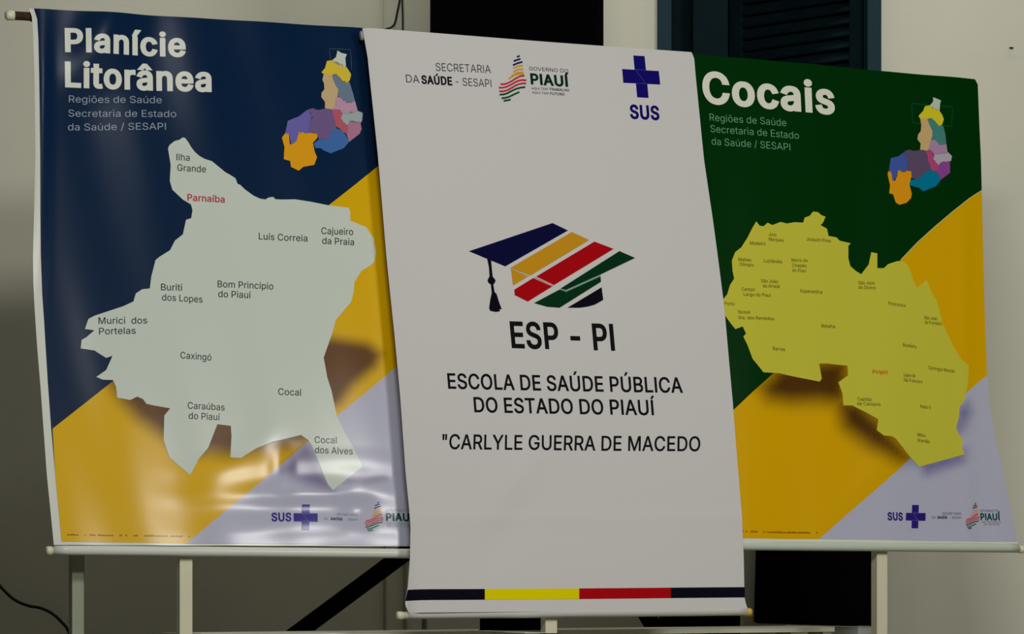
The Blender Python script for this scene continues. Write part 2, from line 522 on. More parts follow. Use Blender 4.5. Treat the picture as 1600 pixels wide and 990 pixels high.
# outlines of the sans-serif lettering: weight|character|advance|closed outlines in thousandths
GLYPHS = {}
for _row in r'''
light| |188|
light|-|453|118,192 331,191 333,192 333,240 119,241
light|/|249|19,-72 66,-73 69,-70 229,530 182,530 180,526
light|A|480|22,4 83,4 133,145 345,145 348,144 398,4 457,4 361,267 273,506 205,506;151,197 195,328 238,468 239,469 240,468 259,402 290,304 328,198 327,196
light|B|456|64,4 251,3 285,5 317,11 343,21 365,33 386,54 397,70 406,88 412,110 413,146 412,162 407,183 389,216 375,232 347,251 331,257 313,259 312,260 311,268 313,270 341,281 355,289 366,298 384,322 389,338 393,356 394,376 391,401 386,422 378,440 363,460 347,475 327,489 303,498 273,504 241,506 64,506;123,54 121,56 121,232 123,233 247,234 267,232 289,228 299,224 311,219 328,206 340,194 353,172 358,154 358,146 357,116 356,112 347,94 329,75 309,64 283,57 267,55;123,282 121,284 121,454 241,455 269,452 295,445 315,431 329,414 337,392 340,372 339,356 333,338 326,324 317,312 307,303 293,295 275,287 253,283
light|C|510|242,-3 291,-4 315,0 359,15 381,26 415,53 432,73 444,91 455,113 464,137 468,157 412,157 408,143 400,125 392,111 377,93 367,84 345,69 315,57 299,52 265,50 231,54 209,60 195,67 181,74 163,88 138,115 121,145 109,177 103,209 100,247 102,297 109,331 120,363 138,393 155,412 167,423 181,434 207,448 235,456 277,458 301,456 339,443 361,429 383,409 400,383 408,367 411,353 412,351 467,350 462,377 456,395 446,415 432,437 399,469 379,484 343,500 317,508 267,513 219,507 195,501 171,492 155,483 133,467 115,451 101,435 83,409 62,367 51,323 45,283 44,263 45,225 49,195 63,141 74,115 85,95 114,59 135,40 151,28 171,16 187,10 219,0
light|D|502|64,4 247,3 293,11 323,21 349,33 367,45 387,62 405,82 417,98 427,116 443,156 453,196 458,258 453,314 439,368 429,390 411,420 393,441 383,452 349,477 329,487 309,494 281,501 225,506 64,506;123,54 121,56 121,454 223,455 257,452 291,444 321,431 344,414 352,406 367,390 384,360 394,330 401,292 402,244 400,210 394,180 383,150 367,122 341,93 321,79 289,65 257,57 239,55
light|E|419|64,4 371,4 371,52 369,54 123,54 121,56 121,230 123,231 349,231 351,234 351,282 133,283 121,284 121,454 368,456 367,506 64,506
light|F|410|64,4 121,4 122,224 341,224 342,226 341,275 121,276 121,454 197,455 365,456 365,504 363,506 64,506
light|G|520|242,-3 271,-4 305,-2 343,8 375,22 395,34 403,40 429,65 448,93 462,125 470,153 474,197 474,251 473,253 288,253 287,202 419,199 418,175 411,147 399,121 386,101 367,82 347,68 317,56 297,52 271,50 241,52 209,60 183,73 158,93 138,115 123,141 109,177 103,209 101,229 101,279 102,297 109,331 120,363 135,389 158,417 183,436 207,448 233,455 261,458 301,456 331,446 345,439 369,421 382,407 392,393 405,367 411,352 467,352 469,353 468,359 458,391 448,411 434,433 409,459 383,480 361,492 339,501 315,507 289,511 265,513 239,511 195,502 171,492 151,481 131,467 109,445 86,415 72,391 62,367 51,323 45,283 45,225 49,195 55,167 64,137 77,109 96,79 115,57 133,41 153,26 173,16 219,0
light|H|517|64,4 121,4 121,234 123,235 395,235 396,4 453,4 453,494 453,504 451,506 396,506 395,286 123,286 121,288 121,504 119,506 64,506
light|I|186|64,4 122,4 121,506 65,506 64,504
light|L|393|64,4 357,4 357,52 355,54 123,54 121,56 121,270 121,504 119,506 65,506 64,504
light|M|628|64,4 118,4 118,342 115,432 115,452 117,454 174,290 288,4 291,3 340,4 452,290 494,408 507,452 510,454 510,430 508,340 508,4 563,3 564,44 563,506 479,506 356,188 315,61 272,190 149,506 65,506
light|N|523|64,4 121,4 121,290 115,442 117,445 150,384 202,296 388,4 459,4 459,504 458,506 455,506 405,506 402,504 403,142 408,70 408,60 407,59 383,108 359,150 135,504 133,506 64,506
light|O|533|242,-3 291,-4 315,0 335,6 363,16 379,26 397,38 416,55 436,77 462,119 478,165 484,193 488,221 488,287 484,317 478,345 462,389 434,435 401,467 385,479 367,490 337,502 315,507 289,511 267,513 243,511 219,507 195,501 171,492 149,479 115,451 101,435 86,415 62,367 51,323 45,283 45,225 51,185 64,137 74,115 87,93 114,59 135,40 151,28 171,16 187,10 219,0;253,51 235,52 213,59 183,73 160,91 139,115 120,145 109,177 101,229 101,279 102,297 109,331 120,363 138,393 158,417 183,436 209,448 237,456 267,459 281,457 297,456 323,449 351,436 373,418 396,393 414,361 424,333 432,299 434,259 432,213 424,175 412,143 396,115 375,92 353,75 325,60 297,52 269,50
light|P|445|64,4 121,4 121,188 251,189 273,191 303,197 329,209 353,225 371,244 385,264 396,290 403,320 403,376 396,404 386,430 372,450 360,462 351,470 325,487 303,496 273,503 235,506 64,506;123,239 121,240 121,454 255,454 281,449 297,442 318,426 327,418 334,408 341,390 347,366 348,342 345,320 337,294 328,278 314,264 299,253 281,245 261,241 235,239
light|Q|533|402,-44 460,-44 399,40 419,58 434,74 459,114 472,146 484,190 488,222 488,286 482,328 470,370 459,394 448,414 426,444 397,470 383,481 361,493 335,502 317,507 271,513 223,508 189,499 173,493 151,481 114,450 100,434 84,412 63,368 55,342 49,314 45,284 44,262 45,224 49,194 62,142 84,96 101,74 133,41 152,28 173,15 217,1 251,-4 293,-3 309,-1 359,15;239,51 210,60 193,68 179,75 159,91 138,116 119,150 109,176 105,198 102,212 99,254 102,296 109,332 121,364 139,394 156,414 167,424 181,435 197,443 211,449 237,456 269,459 295,456 325,449 353,434 375,417 385,406 395,394 412,366 424,334 432,296 434,260 432,212 424,174 412,144 394,112 373,90 365,85 311,156 255,156 255,154 324,62 324,60 293,51
light|R|449|64,4 121,4 121,200 243,201 249,201 253,196 355,4 421,4 309,210 333,221 361,241 376,256 386,272 395,292 403,324 404,344 403,380 397,407 384,436 374,452 363,462 331,487 305,497 277,502 235,506 65,506;123,252 121,254 121,454 257,454 299,443 320,428 329,419 339,402 348,372 349,352 348,332 340,304 332,290 317,275 301,265 287,259 259,253
light|S|447|206,-5 228,-6 262,-4 290,2 322,14 348,28 369,47 382,65 395,87 402,113 404,135 402,165 392,195 374,219 352,239 310,262 210,290 170,304 154,312 140,321 119,343 113,359 111,379 117,405 125,419 138,433 152,444 180,456 202,460 234,461 254,459 282,452 304,440 324,422 336,403 339,385 342,380 396,381 394,403 386,427 374,447 360,463 346,475 318,494 288,505 258,511 228,513 198,511 162,504 140,495 126,488 96,466 77,445 65,423 59,403 56,371 59,345 69,317 73,311 90,290 116,271 146,256 184,242 246,225 298,208 324,192 334,182 344,169 348,155 350,137 348,121 342,105 332,90 320,76 306,67 286,56 266,50 244,46 208,46 184,50 164,56 148,64 134,73 119,87 111,99 100,134 43,133 45,113 55,83 69,59 86,40 104,26 134,10 164,0 188,-4
light|T|449|197,4 253,4 253,454 413,456 413,504 411,506 253,506 37,506 36,504 37,455 197,454
light|U|517|239,-4 263,-5 297,-3 331,5 361,17 389,35 411,57 430,82 442,108 450,140 453,174 453,504 451,506 397,505 397,180 395,156 389,134 382,114 368,94 353,79 333,65 309,56 281,49 235,49 209,55 185,65 167,77 149,94 134,118 128,132 122,152 120,176 120,504 119,506 64,506 64,172 66,142 75,108 88,82 102,62 131,33 155,18 187,5 217,-3
light|V|480|206,4 273,3 276,4 277,8 457,504 455,506 398,506 276,154 249,62 243,44 241,40 211,136 187,208 81,506 22,506
light|a|389|149,-5 161,-6 185,-4 215,4 243,21 271,54 279,54 281,53 282,3 332,3 333,259 332,277 326,301 316,323 302,343 287,355 271,365 239,376 193,381 155,377 131,371 105,360 81,343 67,329 54,311 47,293 97,278 106,293 120,307 133,317 145,324 161,330 179,333 211,333 235,327 253,318 268,303 276,287 280,271 280,253 276,241 267,232 251,226 179,217 131,209 99,199 79,190 64,179 46,159 41,147 35,117 35,97 36,83 41,67 53,45 63,31 73,22 93,9 115,0;157,43 143,44 117,54 107,61 98,71 92,81 88,103 89,117 94,133 107,147 133,162 175,171 227,178 257,184 277,194 280,193 280,131 274,107 267,93 258,79 245,66 213,48 179,42
light|c|396|196,-4 225,-5 251,-1 275,7 301,21 321,38 338,58 348,74 357,100 307,113 296,88 275,65 245,49 207,43 185,45 159,53 143,63 127,78 114,96 104,116 97,146 92,184 94,214 98,238 105,260 115,280 124,294 143,313 163,324 183,331 213,332 243,328 274,312 294,290 305,266 329,271 356,280 346,306 336,322 323,337 301,355 287,363 259,374 231,380 191,380 165,377 145,371 121,359 95,338 77,318 61,292 47,254 41,224 38,190 41,152 48,116 61,84 77,58 95,38 121,17 153,3 175,-2
light|d|424|180,-4 215,-5 235,0 251,7 275,23 302,58 307,61 315,61 317,60 317,3 368,4 368,504 367,506 315,505 315,414 315,318 313,316 303,317 284,344 269,358 251,371 235,376 217,380 191,381 165,379 137,371 117,360 90,338 75,320 69,310 59,292 47,260 40,220 38,194 40,158 47,118 60,82 72,60 90,38 115,17 139,5 151,1 165,-3;183,46 161,52 143,63 127,78 114,96 101,130 95,158 92,186 95,220 104,262 114,282 123,294 139,310 161,325 181,331 203,333 223,331 247,325 265,315 282,300 298,276 304,264 310,244 314,218 316,192 314,160 310,136 304,116 294,94 281,76 269,65 247,52 225,46 209,44
light|e|404|201,-4 235,-5 259,-1 283,7 301,17 319,29 340,50 354,72 360,88 309,101 298,82 285,68 267,55 253,49 239,45 211,43 189,45 169,50 147,60 134,70 117,88 107,104 98,126 94,150 93,171 365,171 367,174 366,216 366,228 362,254 354,280 343,304 334,318 317,338 301,352 285,362 261,372 239,378 211,381 173,379 151,373 143,370 117,356 95,339 75,316 58,288 48,258 40,224 39,204 38,184 41,152 48,116 59,88 75,60 89,44 97,35 119,19 147,5 179,-3;93,219 93,230 98,252 105,270 115,286 127,301 137,310 161,325 181,331 195,332 207,333 229,331 247,326 263,318 281,302 291,288 302,270 312,228 311,219
light|g|425|194,-147 211,-148 241,-146 263,-142 293,-132 312,-121 333,-105 348,-87 360,-65 366,-41 368,-13 368,375 317,375 317,317 315,316 306,317 286,343 271,358 253,369 237,376 219,380 197,381 167,379 139,371 113,357 95,342 75,319 58,291 47,261 42,239 40,229 38,187 40,153 47,121 59,91 74,67 94,45 117,28 141,16 165,10 201,8 225,10 245,16 263,25 284,43 303,70 313,70 315,69 315,-11 312,-35 300,-61 285,-77 263,-90 237,-98 219,-100 189,-100 167,-96 145,-87 133,-80 119,-68 102,-47 99,-46 59,-68 57,-71 63,-83 85,-108 99,-120 115,-129 135,-137 157,-143;195,57 181,58 163,63 145,72 131,83 114,103 105,123 98,143 93,181 93,205 98,243 104,261 114,283 127,300 144,315 163,325 183,331 213,332 227,331 247,325 261,318 281,302 294,285 304,265 312,241 316,217 316,167 312,143 303,119 293,101 279,83 265,72 245,62 227,58 207,56
light|i|167|57,4 110,4 109,376 58,376 57,374;71,448 90,446 102,450 114,460 121,472 121,494 117,504 104,515 94,519 82,521 64,515 52,504 47,494 45,482 50,466 64,451
light|o|415|196,-4 209,-5 239,-3 269,5 297,19 319,36 340,60 355,86 368,118 376,152 377,198 376,222 374,232 368,258 358,284 340,316 321,338 295,359 265,372 241,379 219,380 175,379 149,372 121,359 95,338 73,312 59,288 50,266 41,224 38,190 41,152 48,116 59,88 77,58 95,38 121,17 153,3 175,-2;201,43 185,45 159,53 143,63 123,84 114,96 104,116 95,158 92,190 97,230 104,258 115,280 127,298 143,313 163,324 183,331 213,332 233,331 259,321 275,310 285,301 301,280 310,262 318,238 322,214 323,172 318,138 312,118 302,96 288,78 269,61 253,52 229,45
light|r|259|57,4 110,4 110,246 111,256 115,270 122,284 132,298 144,309 158,318 170,323 206,329 238,326 239,380 214,382 190,379 172,374 154,364 139,352 114,321 110,318 108,375 57,376
light|s|365|157,-4 190,-5 216,-3 236,1 256,8 278,20 296,33 308,48 320,68 326,96 327,110 324,130 316,152 304,168 284,185 256,198 172,220 142,229 123,240 109,256 105,268 105,282 108,294 115,306 128,319 134,322 146,329 166,334 182,335 208,334 232,327 246,318 254,309 265,294 270,282 272,281 318,292 315,306 297,336 283,350 272,358 254,369 238,375 210,380 198,381 162,380 144,376 120,369 96,356 82,345 67,328 58,310 53,294 51,280 53,252 61,230 75,210 92,196 118,183 136,177 212,158 236,151 246,146 256,139 266,126 270,114 272,102 269,86 261,72 246,59 230,51 204,43 162,43 140,49 122,57 105,74 97,86 92,102 90,103 42,92 45,74 53,56 65,40 80,25 94,15 114,5 134,0
light|t|227|158,0 189,-1 207,4 208,6 198,50 173,47 151,49 141,53 135,57 126,70 122,84 122,94 122,328 123,329 199,329 200,374 199,376 123,376 122,448 121,468 70,468 69,378 67,376 11,376 10,332 11,329 67,329 69,328 69,88 72,64 81,42 95,23 115,10 139,2
light|õ|415|196,-4 209,-5 239,-3 269,5 297,19 319,36 340,60 355,86 368,118 376,152 377,198 376,222 374,232 368,258 358,284 340,316 321,338 295,359 265,372 241,379 219,380 175,379 149,372 121,359 95,338 73,312 59,288 50,266 41,224 38,190 41,152 48,116 59,88 77,58 95,38 121,17 153,3 175,-2;201,43 185,45 159,53 143,63 123,84 114,96 104,116 95,158 92,190 97,230 104,258 115,280 127,298 143,313 163,324 183,331 213,332 233,331 259,321 275,310 285,301 301,280 310,262 318,238 322,214 323,172 318,138 312,118 302,96 288,78 269,61 253,52 229,45;246,450 253,449 267,451 279,458 288,468 296,482 300,496 302,510 301,514 269,514 261,494 257,489 251,487 227,491 187,511 170,514 161,515 147,513 135,506 126,496 118,482 114,468 113,451 147,451 155,471 163,477 169,478 187,473 227,453
light|ú|410|170,-1 184,-2 210,0 234,8 256,20 277,41 290,61 300,86 301,83 302,3 352,3 353,375 300,375 300,155 299,131 294,113 283,91 277,81 262,66 236,52 218,48 196,47 174,50 152,58 132,76 119,95 111,119 110,375 58,376 57,131 57,111 64,83 73,59 85,41 100,25 116,14 136,5;185,433 226,432 286,525 228,525
book| |194|
book|.|194|83,-7 106,-7 118,-3 132,7 139,15 145,27 146,41 145,53 138,67 124,82 108,89 92,90 70,84 51,67 45,51 46,29 51,15 70,-2
book|A|486|9,-3 89,-3 135,129 140,138 340,138 391,-3 470,-3 369,269 280,511 278,513 198,512;164,203 162,203 163,209 197,303 238,436 240,433 257,377 316,203
book|B|462|55,-3 252,-4 286,-2 320,5 346,14 372,29 390,46 407,69 415,87 421,109 423,139 421,163 417,183 406,205 394,223 382,236 352,256 324,265 346,275 370,291 391,317 397,331 403,355 403,385 398,409 387,441 371,463 351,481 332,494 306,504 274,511 240,513 56,513;132,61 130,63 131,227 246,228 266,226 292,220 308,212 320,203 330,193 345,169 350,145 348,116 341,99 326,82 306,70 274,63 250,61;132,289 130,291 130,448 242,448 268,446 292,438 308,428 323,407 329,391 331,367 331,357 323,335 311,317 304,311 284,298 270,293 258,291 242,289
book|C|516|241,-10 292,-10 316,-6 360,8 390,24 424,51 439,68 451,86 466,118 479,162 478,164 404,163 399,144 393,130 376,104 365,92 354,84 342,75 326,68 298,59 270,57 238,60 210,67 186,80 178,86 166,95 145,118 130,146 117,178 111,212 108,246 111,296 117,330 129,362 149,394 166,413 186,428 210,441 236,449 250,451 290,451 302,449 328,440 355,424 376,404 385,392 398,366 404,346 478,345 479,346 464,396 452,420 440,438 422,459 406,473 384,489 364,499 338,509 318,515 298,517 268,520 250,519 204,511 170,499 148,487 128,473 109,456 93,438 76,414 55,372 45,342 39,314 35,282 35,224 39,194 47,160 55,136 71,102 79,88 107,54 128,36 148,21 168,10 198,0 218,-6
book|D|508|55,-3 228,-4 248,-3 276,1 308,9 330,16 354,28 374,41 386,51 411,75 427,97 437,115 449,143 455,163 463,197 467,259 463,313 449,367 437,393 417,427 400,445 388,458 354,482 334,492 308,502 282,508 224,513 56,513;132,61 130,63 130,447 224,448 256,446 288,438 316,426 345,403 360,385 375,359 385,329 393,291 393,217 387,187 375,151 359,123 339,101 316,84 284,71 256,64 220,61
book|E|425|55,-3 380,-3 380,59 378,61 132,61 130,63 131,225 358,226 360,227 359,289 140,290 132,290 130,291 130,448 377,449 376,513 56,513
book|F|416|55,-3 130,-3 130,216 351,217 350,282 132,282 130,283 130,447 214,448 372,448 374,449 374,511 372,513 56,513 55,511
book|G|526|241,-10 272,-11 306,-8 346,2 380,16 398,28 410,36 434,59 455,88 461,100 471,122 479,154 483,196 483,258 482,260 280,260 278,258 278,196 280,195 382,198 408,198 409,196 408,174 403,150 392,126 378,104 362,88 342,74 322,65 310,62 288,58 270,57 240,59 212,66 188,78 164,98 145,118 130,146 117,178 111,212 108,246 111,296 117,330 129,362 147,392 164,412 180,424 186,429 210,441 236,449 260,452 300,449 324,441 342,432 362,417 374,404 384,388 396,366 404,346 480,346 473,374 465,396 447,428 428,452 410,469 378,491 342,507 312,515 282,519 248,519 210,513 174,501 146,487 126,473 93,440 80,420 65,396 53,368 45,342 39,314 35,282 35,224 43,176 55,136 65,112 85,80 108,52 127,36 146,22 176,8 210,-4
book|I|192|55,-3 131,-3 131,511 130,513 56,513 55,511
book|J|402|177,-10 187,-11 227,-6 265,7 297,30 312,46 326,68 335,92 340,116 341,128 341,510 339,513 269,513 268,510 268,314 268,152 264,116 257,96 246,78 227,64 211,58 187,54 165,56 143,64 126,76 113,94 111,100 105,118 102,176 29,176 29,132 35,92 44,68 56,48 73,29 103,8 143,-6
book|L|399|55,-3 366,-3 366,59 364,61 130,62 130,275 130,511 128,513 56,513 55,511
book|M|634|55,-3 127,-3 126,400 165,289 282,-3 344,-4 346,-2 461,289 500,400 499,-3 573,-3 573,121 572,513 474,513 472,511 348,189 316,93 314,91 281,191 156,511 154,513 56,513
book|N|529|55,-3 130,-3 130,313 127,393 127,403 128,406 199,285 384,-3 468,-3 468,511 466,513 396,513 395,511 394,159 396,103 349,183 140,511 138,513 56,513
book|O|539|241,-10 292,-10 316,-6 336,0 360,8 376,16 406,36 422,50 446,78 471,118 487,164 493,192 497,220 497,286 487,344 479,370 469,394 442,436 425,456 406,473 376,493 336,509 312,515 290,518 268,520 250,519 222,515 190,507 170,499 148,487 128,473 110,457 93,438 77,416 55,372 45,342 39,314 35,282 35,224 39,194 45,168 55,136 68,109 79,88 112,50 148,21 168,10 180,6 218,-6;244,58 214,66 186,80 163,98 145,120 129,146 117,178 111,212 108,260 111,296 117,330 129,362 146,390 164,412 188,430 216,443 248,451 272,452 288,450 298,449 322,442 348,429 368,413 382,396 403,364 415,332 422,298 425,258 423,212 415,176 403,144 386,116 368,96 344,78 320,66 288,58 264,57
book|P|451|55,-3 130,-3 130,182 252,183 274,184 304,191 334,203 360,221 380,242 395,263 405,289 413,319 414,347 413,375 405,405 395,431 380,453 368,465 356,476 332,492 308,502 274,510 234,513 56,513;130,247 130,448 254,448 278,442 294,436 312,422 321,413 331,395 339,365 339,343 339,329 335,311 329,297 320,281 308,268 294,259 276,251 250,247
book|R|455|55,-3 130,-3 130,193 132,194 242,194 349,-3 436,-3 320,207 340,217 358,228 372,240 380,248 395,269 405,293 413,325 414,351 413,379 405,411 394,435 383,453 364,472 332,494 306,504 274,510 236,513 56,513;132,259 130,261 130,448 256,448 296,436 312,425 321,417 331,401 337,383 340,363 339,333 337,321 329,301 316,284 310,279 292,269 276,263 258,260
book|S|453|206,-12 229,-13 261,-11 293,-4 325,8 351,21 374,40 390,62 402,82 410,106 413,134 412,162 400,198 382,222 359,243 343,253 315,267 265,283 215,296 169,312 147,325 135,336 127,346 121,366 121,384 126,404 135,418 149,433 169,445 187,451 203,453 227,455 253,452 279,445 297,435 316,418 324,406 327,400 333,375 405,375 406,376 404,400 394,430 380,452 361,473 343,487 319,501 291,511 263,517 223,519 191,517 161,511 145,505 113,489 87,469 71,450 61,432 49,400 47,372 51,340 65,308 83,286 109,266 143,249 181,236 243,219 285,205 295,201 317,187 328,176 335,166 340,150 340,126 334,108 325,95 314,82 299,71 283,63 267,58 247,54 207,53 189,56 169,62 151,70 138,80 127,90 118,104 107,141 33,141 33,138 37,108 47,80 58,60 79,36 99,20 131,4 155,-5 183,-10
book|a|395|148,-12 162,-13 186,-10 218,-2 246,14 255,22 272,43 272,-2 274,-3 340,-3 342,-2 342,250 340,276 335,302 326,322 314,340 303,352 286,365 272,373 240,383 194,388 172,387 150,383 132,379 110,370 92,361 75,348 59,332 46,313 35,290 36,288 102,270 114,290 134,309 152,319 180,327 210,327 226,323 238,318 256,304 263,294 267,284 270,270 271,254 267,242 258,236 242,232 170,223 126,215 94,205 76,196 56,183 39,164 32,148 27,130 25,110 27,84 33,62 46,40 56,26 66,18 74,11 92,1 114,-7;154,50 142,52 122,60 113,66 106,74 101,82 97,94 97,116 101,128 114,143 134,155 176,164 226,171 258,178 270,183 271,182 270,132 267,114 258,94 250,82 240,72 212,56 186,50
book|b|430|208,-11 233,-12 261,-10 289,-1 315,12 339,31 360,55 375,84 386,113 394,153 394,225 388,255 375,293 358,323 339,344 313,365 289,377 261,385 233,388 201,386 173,378 159,370 134,349 119,328 118,331 118,391 119,511 117,513 49,513 48,511 48,-3 117,-3 117,52 141,21 157,8 169,1 189,-7;215,51 197,53 177,61 167,67 153,78 140,95 129,119 123,139 119,163 119,213 123,239 130,263 138,279 151,297 163,308 179,318 199,324 225,326 243,324 261,318 277,308 289,298 301,281 312,259 320,231 322,215 323,173 319,145 312,119 302,99 291,83 275,68 259,58 241,53
book|c|402|195,-11 224,-11 252,-7 278,1 304,15 334,40 346,55 359,77 369,103 366,106 302,121 286,89 268,69 244,57 206,50 184,53 166,58 158,63 148,69 138,78 123,97 113,117 107,139 103,163 101,189 103,213 111,253 122,275 133,293 140,300 162,316 184,324 208,326 240,322 267,307 286,286 299,259 302,258 368,275 357,303 349,317 334,337 322,348 296,366 278,374 256,382 228,388 174,386 142,377 115,363 89,343 67,319 52,293 39,261 31,223 29,177 31,151 39,115 51,83 68,56 75,47 92,30 114,13 144,-1 174,-9
book|d|430|179,-11 216,-11 236,-7 254,0 268,8 281,19 293,31 308,52 308,-3 377,-3 377,511 376,513 308,513 306,511 306,429 306,328 291,347 280,359 256,376 240,382 218,387 192,388 164,386 136,378 120,370 106,362 86,345 65,321 57,307 50,293 37,259 31,231 29,205 31,149 39,111 55,73 65,55 83,33 108,13 136,-1 164,-10;200,51 184,52 164,58 148,69 133,83 121,101 107,137 103,161 101,191 105,231 113,261 121,277 133,295 148,308 164,318 182,324 208,326 226,324 246,317 264,306 277,293 286,279 297,257 304,221 307,185 304,157 298,129 287,99 276,83 258,67 244,58 224,52
book|e|410|200,-11 236,-11 260,-7 286,1 304,10 330,29 351,51 363,71 371,93 304,109 289,83 274,69 254,57 240,53 214,50 196,51 170,57 154,64 140,74 125,89 119,99 107,127 103,151 103,165 374,166 376,167 374,231 370,255 362,281 352,305 339,325 323,343 306,358 286,370 254,382 226,387 200,388 170,385 144,378 112,362 88,343 67,319 51,293 39,259 31,225 29,203 29,185 31,151 39,115 51,83 68,56 87,33 114,13 146,-1 178,-9;278,223 102,225 101,229 107,251 114,269 133,297 145,307 168,320 182,324 204,326 230,323 244,319 259,311 272,299 287,279 294,265 300,241 303,227 302,223
book|g|431|193,-154 210,-155 242,-152 264,-148 292,-140 316,-128 337,-112 354,-92 368,-67 375,-42 377,-12 376,382 309,382 308,328 290,350 280,361 258,375 238,383 218,387 176,387 162,385 136,377 108,363 88,346 67,322 49,292 37,262 34,246 31,230 29,186 31,152 38,120 51,88 67,62 87,40 96,34 110,24 138,10 164,3 192,1 216,2 236,6 268,19 290,38 304,58 306,58 306,-4 302,-36 292,-58 278,-73 258,-84 238,-91 208,-93 190,-93 166,-88 156,-85 138,-74 126,-64 102,-37 45,-68 53,-84 59,-92 78,-112 96,-126 114,-136 134,-144 156,-150;188,64 164,70 150,78 134,91 122,107 107,142 103,162 101,190 103,218 107,242 121,278 134,296 147,308 164,318 184,325 220,325 244,319 258,311 275,296 287,280 295,264 302,240 306,216 306,168 302,144 296,124 287,106 272,87 260,77 244,69 232,66 206,63
book|h|416|48,-3 119,-3 119,225 121,251 124,265 130,281 139,293 151,306 163,314 181,322 193,324 213,325 235,322 255,314 270,301 280,287 288,263 291,239 292,-3 361,-4 362,239 360,271 356,297 345,323 330,345 317,358 297,372 283,378 251,387 223,388 199,386 173,378 150,365 129,347 119,333 119,511 117,513 49,513
book|i|173|48,-3 119,-3 119,381 117,383 49,383 48,381;69,441 91,440 107,444 118,453 126,461 130,471 131,483 130,495 126,505 113,518 97,526 83,528 61,522 51,515 44,507 38,495 36,481 38,471 43,461 55,449
book|j|173|-15,-146 6,-147 28,-145 48,-141 68,-132 83,-122 97,-108 107,-92 113,-74 117,-54 119,-32 119,382 50,383 48,380 47,-44 42,-60 36,-69 28,-77 14,-82 -14,-84;72,440 94,440 108,445 118,453 130,472 131,492 124,506 114,517 96,526 80,527 60,521 49,514 37,494 37,470 43,460 50,452 58,446
book|l|173|48,-3 119,-3 119,511 117,513 49,513 48,511
book|m|616|48,-3 119,-3 119,235 120,257 128,283 139,299 149,310 161,317 171,322 187,326 201,326 219,324 237,318 249,309 258,299 267,279 269,265 270,-3 340,-3 341,261 348,285 357,299 375,316 387,322 415,326 435,326 443,324 457,318 469,310 480,297 484,289 488,279 491,257 492,71 492,-3 562,-3 562,257 560,283 554,311 546,329 534,347 517,364 499,376 479,384 463,388 443,390 411,388 383,380 362,369 347,359 327,337 319,325 317,325 308,343 300,353 291,363 271,378 239,388 221,390 203,389 185,386 171,380 145,364 127,347 115,328 114,333 117,373 117,381 115,383 49,383
book|n|416|48,-3 119,-3 119,225 121,251 130,281 139,293 151,306 177,320 199,325 235,322 255,314 270,301 282,283 288,263 291,239 292,-3 362,-3 362,111 362,243 360,271 356,297 345,323 330,345 317,358 297,372 277,380 257,386 235,388 199,386 173,378 150,365 129,347 117,331 117,381 115,383 49,383
book|o|421|195,-11 210,-12 240,-9 270,-1 302,13 326,32 347,55 364,85 376,117 384,151 386,187 384,223 382,233 376,259 364,291 346,321 327,343 300,364 272,378 242,386 220,387 202,388 174,386 142,377 115,363 89,343 67,319 52,293 45,277 39,261 31,223 29,189 31,151 39,115 51,83 68,56 92,30 114,13 144,-1 174,-9;196,51 166,58 148,69 133,83 123,97 113,117 107,139 101,177 101,197 106,229 111,253 122,275 133,293 149,307 166,318 184,324 204,326 218,326 230,324 244,320 266,308 280,295 294,275 309,237 313,213 313,161 309,139 303,119 294,100 280,81 266,68 250,58 218,51
book|p|430|48,-146 119,-146 121,51 136,26 147,16 165,4 187,-6 207,-11 229,-11 259,-10 265,-9 291,0 315,12 339,31 361,58 374,80 384,108 394,152 395,188 394,226 386,262 376,292 358,322 347,335 317,363 289,377 259,386 215,387 187,383 169,377 138,352 117,326 116,382 49,382;203,52 183,58 165,68 151,81 138,98 128,120 122,142 119,164 119,214 123,240 130,262 138,280 157,303 177,317 199,325 215,326 237,325 259,319 275,309 291,296 303,278 316,246 322,216 322,162 317,136 308,110 292,84 277,70 259,58 241,53 221,51
book|q|430|306,-146 377,-146 376,382 309,382 308,326 291,348 278,361 254,377 238,383 210,387 166,386 134,377 116,367 108,363 85,344 67,324 51,296 37,260 31,228 29,184 31,150 38,116 43,100 51,80 64,58 86,31 110,12 136,-1 166,-10 218,-11 238,-6 248,-2 268,8 280,18 290,28 306,51;188,52 166,58 150,68 134,82 122,100 113,118 107,138 103,158 101,186 103,216 111,256 122,278 135,296 152,311 166,319 184,325 220,325 226,325 242,319 260,309 274,296 288,276 296,258 304,220 307,192 305,160 301,138 294,116 283,92 269,76 260,68 242,58 220,52
book|r|265|48,-3 119,-3 119,235 120,255 130,281 139,293 153,306 161,312 177,318 207,322 247,318 248,319 248,387 213,389 199,388 173,382 149,370 129,351 120,341 115,330 117,369 117,381 115,383 49,383 48,381
book|s|371|156,-11 209,-11 227,-8 261,2 283,14 301,28 318,47 328,63 334,83 335,97 336,109 333,131 325,153 310,173 293,188 261,204 171,227 147,235 129,245 118,257 114,267 114,283 116,291 123,303 133,313 147,321 169,328 207,328 229,320 239,314 249,303 258,289 264,275 267,273 330,287 323,307 311,329 303,341 285,358 267,370 237,382 211,387 199,387 179,388 161,387 145,384 113,373 93,363 77,351 60,333 50,315 44,295 42,283 42,273 44,251 54,225 68,205 89,189 111,179 141,168 229,146 247,136 258,123 261,113 262,101 259,87 254,77 237,63 225,56 203,50 177,49 161,51 143,55 127,63 114,75 106,87 97,111 31,97 36,71 46,51 58,35 73,21 91,8 113,-1 133,-7
book|t|233|158,-7 190,-7 218,-1 219,1 206,57 182,54 156,55 146,58 142,62 137,67 134,75 131,95 131,321 132,324 208,324 209,381 208,383 132,383 131,459 130,475 60,474 59,383 2,383 1,325 2,324 58,324 60,321 60,95 63,63 73,39 88,19 110,4 138,-5
